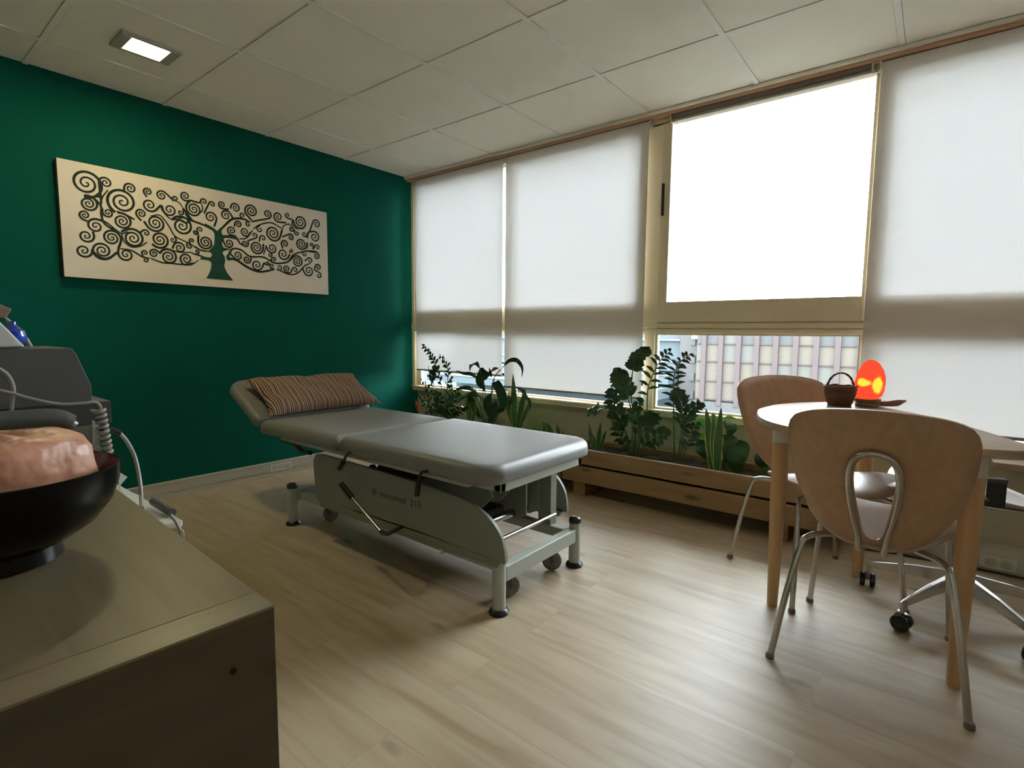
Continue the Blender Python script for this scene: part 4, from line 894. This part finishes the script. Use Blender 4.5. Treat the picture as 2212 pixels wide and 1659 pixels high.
# salt rock in the bowl
bm = B(); n = 40; loops = []; random.seed(11)
def rr_(a, h):
    e = 4.5; c, s = abs(math.cos(a))**e, abs(math.sin(a))**e; return (1/(c+s))**(1/e)*(1+.035*math.sin(3*a+2*h)+.02*math.sin(7*a+9*h)+.012*math.sin(13*a-20*h))
for r, z in ((.045, .036), (.070, .045), (.080, .07), (.084, .10), (.085, .125), (.084, .148), (.080, .157), (.066, .163), (.03, .166), (.004, .167)):
    loops.append([(r*rr_(a, z*30)*math.cos(a), r*rr_(a, z*30)*math.sin(a), z+.003*math.sin(4*a+z*50)) for a in [2*PI*i/n for i in range(n)]])
rings(bm, loops); o = finish('salt_rock', bm, M['salt'], smooth=True, angle=50); o.location = (BX, BY, .7005); o.rotation_euler = (0, 0, .35)
tag(o, 'pink-orange rough salt rock lying in the black bowl', 'salt rock')
# ---------------------------------------------------------------- equipment behind the bowl
EX = 2.19
def ex(px, py, x=EX): p = ax(px, py, x); return p
t = thing('therapy_device', 'grey electrotherapy unit with a chamfered corner behind the bowl', 'medical device', (2.08, -2.95, .7005)); TI = Matrix.Translation((-2.08, 2.95, -.7005))
def ep(name, bm, m, par=None, inv=None, **k):
    o = finish(name, bm, m, **k)
    if par: o.parent = par; o.matrix_parent_inverse = Matrix()
    else: o.parent = t; o.matrix_parent_inverse = inv or TI
    return o
def q(px, py): p = ax(px, py, EX); return (p.y, p.z)
top = [(-3.16, q(155, 752)[1]), q(155, 752), q(165, 765), q(197, 832), q(199, 868), (q(199, 868)[0], q(0, 885)[1]), (-3.16, q(0, 885)[1])]
bm = B(); prism(bm, top, lambda a, b, d: (EX+d, a, b), 0, -.20); ep('upper_casing', bm, M['device'], bevel=.003)
zt = q(0, 885)[1]
bm = B(); box(bm, EX-.19, EX-.004, -3.16, q(186, 0)[0], .801, zt); ep('gap_panel', bm, M['dark'])
zz0 = q(200, 893)[1]
bm = B(); box(bm, EX-.2, EX+.002, -3.16, q(213, 900)[0], .71, min(.80, zz0)); ep('lower_casing', bm, M['device2'], bevel=.003)
bm = B(); prism(bm, [q(197, 905), q(212, 915), q(212, 945), q(198, 960)], lambda a, b, d: (EX+.003+d, a, b), 0, .003); ep('front_label', bm, M['paper'])
bm = B(); box(bm, EX-.19, EX-.15, -3.1, -3.06, 0.7005, .71); box(bm, EX-.19, EX-.15, -2.84, -2.80, .7005, .71); box(bm, EX-.04, EX, -3.1, -3.06, .7005, .71); box(bm, EX-.04, EX, -2.84, -2.80, .7005, .71); ep('feet', bm, M['black'])
bm = B(); tube(bm, [ax(-60, 915, 2.30), ax(60, 905, 2.30), ax(120, 903, 2.30), ax(152, 915, 2.30)], .017, 14, 5)
t3 = thing('applicator_handle', 'dark grey rounded applicator handle resting behind the salt rock', 'device handle', (2.3, -2.9, .80))
o = finish('handle_body', bm, M['handle'], smooth=True); o.parent = t3; o.matrix_parent_inverse = Matrix.Translation((-2.3, 2.9, -.80))
bm = B(); tube(bm, [ax(148, 912, 2.30), ax(160, 920, 2.30)], .010, 10, 1); o = finish('metal_tip', bm, M['chrome'], smooth=True); o.parent = t3; o.matrix_parent_inverse = Matrix.Translation((-2.3, 2.9, -.80))
bm = B(); box(bm, 2.285, 2.315, -2.95, -2.93, .7005, .79); o = finish('rest', bm, M['dark']); o.parent = t3; o.matrix_parent_inverse = Matrix.Translation((-2.3, 2.9, -.80))
def cable(label, pts, r, m='cable', k=6):
    bm = B(); tube(bm, pts, r, 8, k); return tag(finish('cable', bm, M[m], smooth=True), label, 'cable')
cable('thin grey cable looping down the face of the grey device', [ax(*p, EX+.012) for p in ((-20, 792), (0, 798), (18, 812), (29, 838), (26, 870), (24, 892))], .0035)
cable('grey cable running across the device to the coiled lead', [ax(*p, EX+.016) for p in ((-30, 838), (20, 848), (70, 862), (130, 873), (180, 871), (205, 869), (216, 877), (214, 888), (195, 887))], .0032)
h0, h1 = ax(215, 885, EX+.02), ax(233, 985, EX+.02); pts = []
for i in range(9*10+1):
    f = i/90; a = 2*PI*f*9; p = h0.lerp(h1, f); pts.append(p+Vector((.0085*math.sin(a), .0085*math.cos(a), 0)))
cable('coiled grey lead hanging at the right side of the device', pts, .0033, k=1)
t5 = thing('lead', 'grey lead with a black sleeve arching down past the cabinet edge', 'cable', ax(215, 928, 2.2)); I5 = Matrix.Translation(-Vector(t5.location))
bm = B(); tube(bm, [ax(214, 926, 2.2), ax(238, 928, 2.2), ax(260, 936, 2.2)], .0055, 8); o = finish('black_sleeve', bm, M['black'], smooth=True); o.parent = t5; o.matrix_parent_inverse = I5
bm = B(); tube(bm, [ax(258, 935, 2.2), ax(275, 955, 2.2), ax(292, 990, 2.2), ax(302, 1040, 2.22), ax(305, 1075, 2.25), ax(306, 1098, 2.35)], .0042, 8); o = finish('cord', bm, M['cable'], smooth=True); o.parent = t5; o.matrix_parent_inverse = I5
# side tray beyond the cabinet with papers, plug
t6 = thing('side_trolley', 'pale trolley tray with papers peeking out behind the cabinet', 'trolley', (2.0, -2.66, 0)); I6 = Matrix.Translation((-2.0, 2.66, 0))
def p6(name, bm, m, **k):
    o = finish(name, bm, m, **k); o.parent = t6; o.matrix_parent_inverse = I6
za = .60
poly = [az(215, 1010, za), az(262, 1052, za), az(330, 1075, za), az(374, 1112, za), az(360, 1140, za), az(300, 1115, za)]
poly = [(p.x, p.y) for p in poly]; poly = [(a, max(b, -2.775)) for a, b in poly]
bm = B(); box(bm, 1.72, 2.34, -2.752, -2.67, .585, .600); p6('tray', bm, M['whitep'], bevel=.004)
bm = B()
for x in (1.75, 2.30): box(bm, x, x+.02, -2.745, -2.725, 0, .585)
p6('legs', bm, M['steel'])
cable('short grey power lead dropping to the floor behind the cabinet', [ax(368, 1112, 2.36), ax(382, 1130, 2.36), ax(392, 1158, 2.37), ax(396, 1200, 2.38), Vector((2.4, -2.70, .004)), Vector((2.2, -2.62, .004))], .0035)
bm = B(); P1, P2 = az(332, 1094, .602), az(372, 1115, .602)
tube(bm, [P1+Vector((0, 0, .012)), P2+Vector((0, 0, .008))], .009, 10, 1)
tag(finish('plug', bm, M['handle'], smooth=True), 'dark grey inline plug lying on the pale trolley tray', 'plug')
bm = B(); a, b, c, d = az(262, 1052, .606), az(300, 1068, .606), az(298, 1095, .606), az(262, 1075, .606)
pl = [(v.x, v.y) for v in (a, b, c, d)]; prism(bm, pl, lambda x, y, z: (x, y, z), .601, .604); tag(finish('paper_sheet', bm, M['paper']), 'folded white paper on the pale trolley tray', 'paper')
bm = B(); pl = [(ax(p[0], p[1], 2.05).y, ax(p[0], p[1], 2.05).z) for p in ((258, 1020), (275, 1030), (262, 1045), (255, 1060))]; prism(bm, pl, lambda a, b, d: (2.05+d, a, b), 0, .002)
tag(finish('green_note', bm, M['paper']), 'small pale green note standing up behind the bowl rim', 'paper')
# things on top of the device
zt = q(0, 752)[1]
p = ax(38, 738, 2.10); bm = B(); lathe(bm, [(.001, 0), (.012, .001), (.020, .010), (.022, .02), (.019, .031), (.010, .037), (.006, .043), (.006, .05), (.001, .051)], (0, 0, 0), 24)
o = finish('glass_bottle', bm, M['blue'], smooth=True); o.location = (2.10, ax(38, 738, 2.10).y-.006, zt+.001); tag(o, 'small round blue glass bottle on top of the device', 'bottle')
bm = B(); rings(bm, [[(.03, -.05, 0), (.03, .03, 0), (-.03, .03, 0), (-.03, -.05, 0)], [(.02, -.045, .06), (.02, -.01, .06), (-.02, -.01, .06), (-.02, -.045, .06)]])
o = finish('tissue', bm, M['paper'], bevel=.004); o.location = (2.15, ax(3, 740, 2.15).y, zt+.001); tag(o, 'crumpled white tissue on top of the device at the left edge', 'tissue')
cable('grey tube rising from the device to the brown box', [ax(68, 751, 2.02), ax(48, 720, 2.02), ax(20, 695, 2.02), ax(-10, 672, 2.02)], .004)
t7 = thing('desk_lamp', 'brown angular lamp head at the left picture edge above the device', 'lamp', (2.05, -3.02, zt+.002)); I7 = Matrix.Translation((-2.05, 3.02, -zt-.002))
A1, A2, A3, A4 = [ax(a_, b_, 2.05) for a_, b_ in ((-40, 640), (26, 668), (12, 688), (-40, 680))]
bm = B(); rings(bm, [[v for v in (A1, A2, A3, A4)], [v+Vector((-.05, 0, 0)) for v in (A1, A2, A3, A4)]]); o = finish('lamp_head', bm, M['kraft'], bevel=.002); o.parent = t7; o.matrix_parent_inverse = I7
bm = B(); ys = (A1.y+A3.y)/2-.012; tube(bm, [(2.03, ys, zt+.004), (2.03, ys, (A3.z+A4.z)/2+.004)], .006, 8, 1); lathe(bm, [(.03, 0), (.03, .01)], (2.03, ys, zt+.001), 20); o = finish('stand', bm, M['dark'], smooth=True); o.parent = t7; o.matrix_parent_inverse = I7
# black cable on the floor under the trunking
cable('thin black cable lying along the trunking under the table', [(3.36, -.17, .004), (3.46, -.14, .004), (3.62, -.13, .006), (3.8, -.125, .01), (4.1, -.125, .01)], .004, 'black')
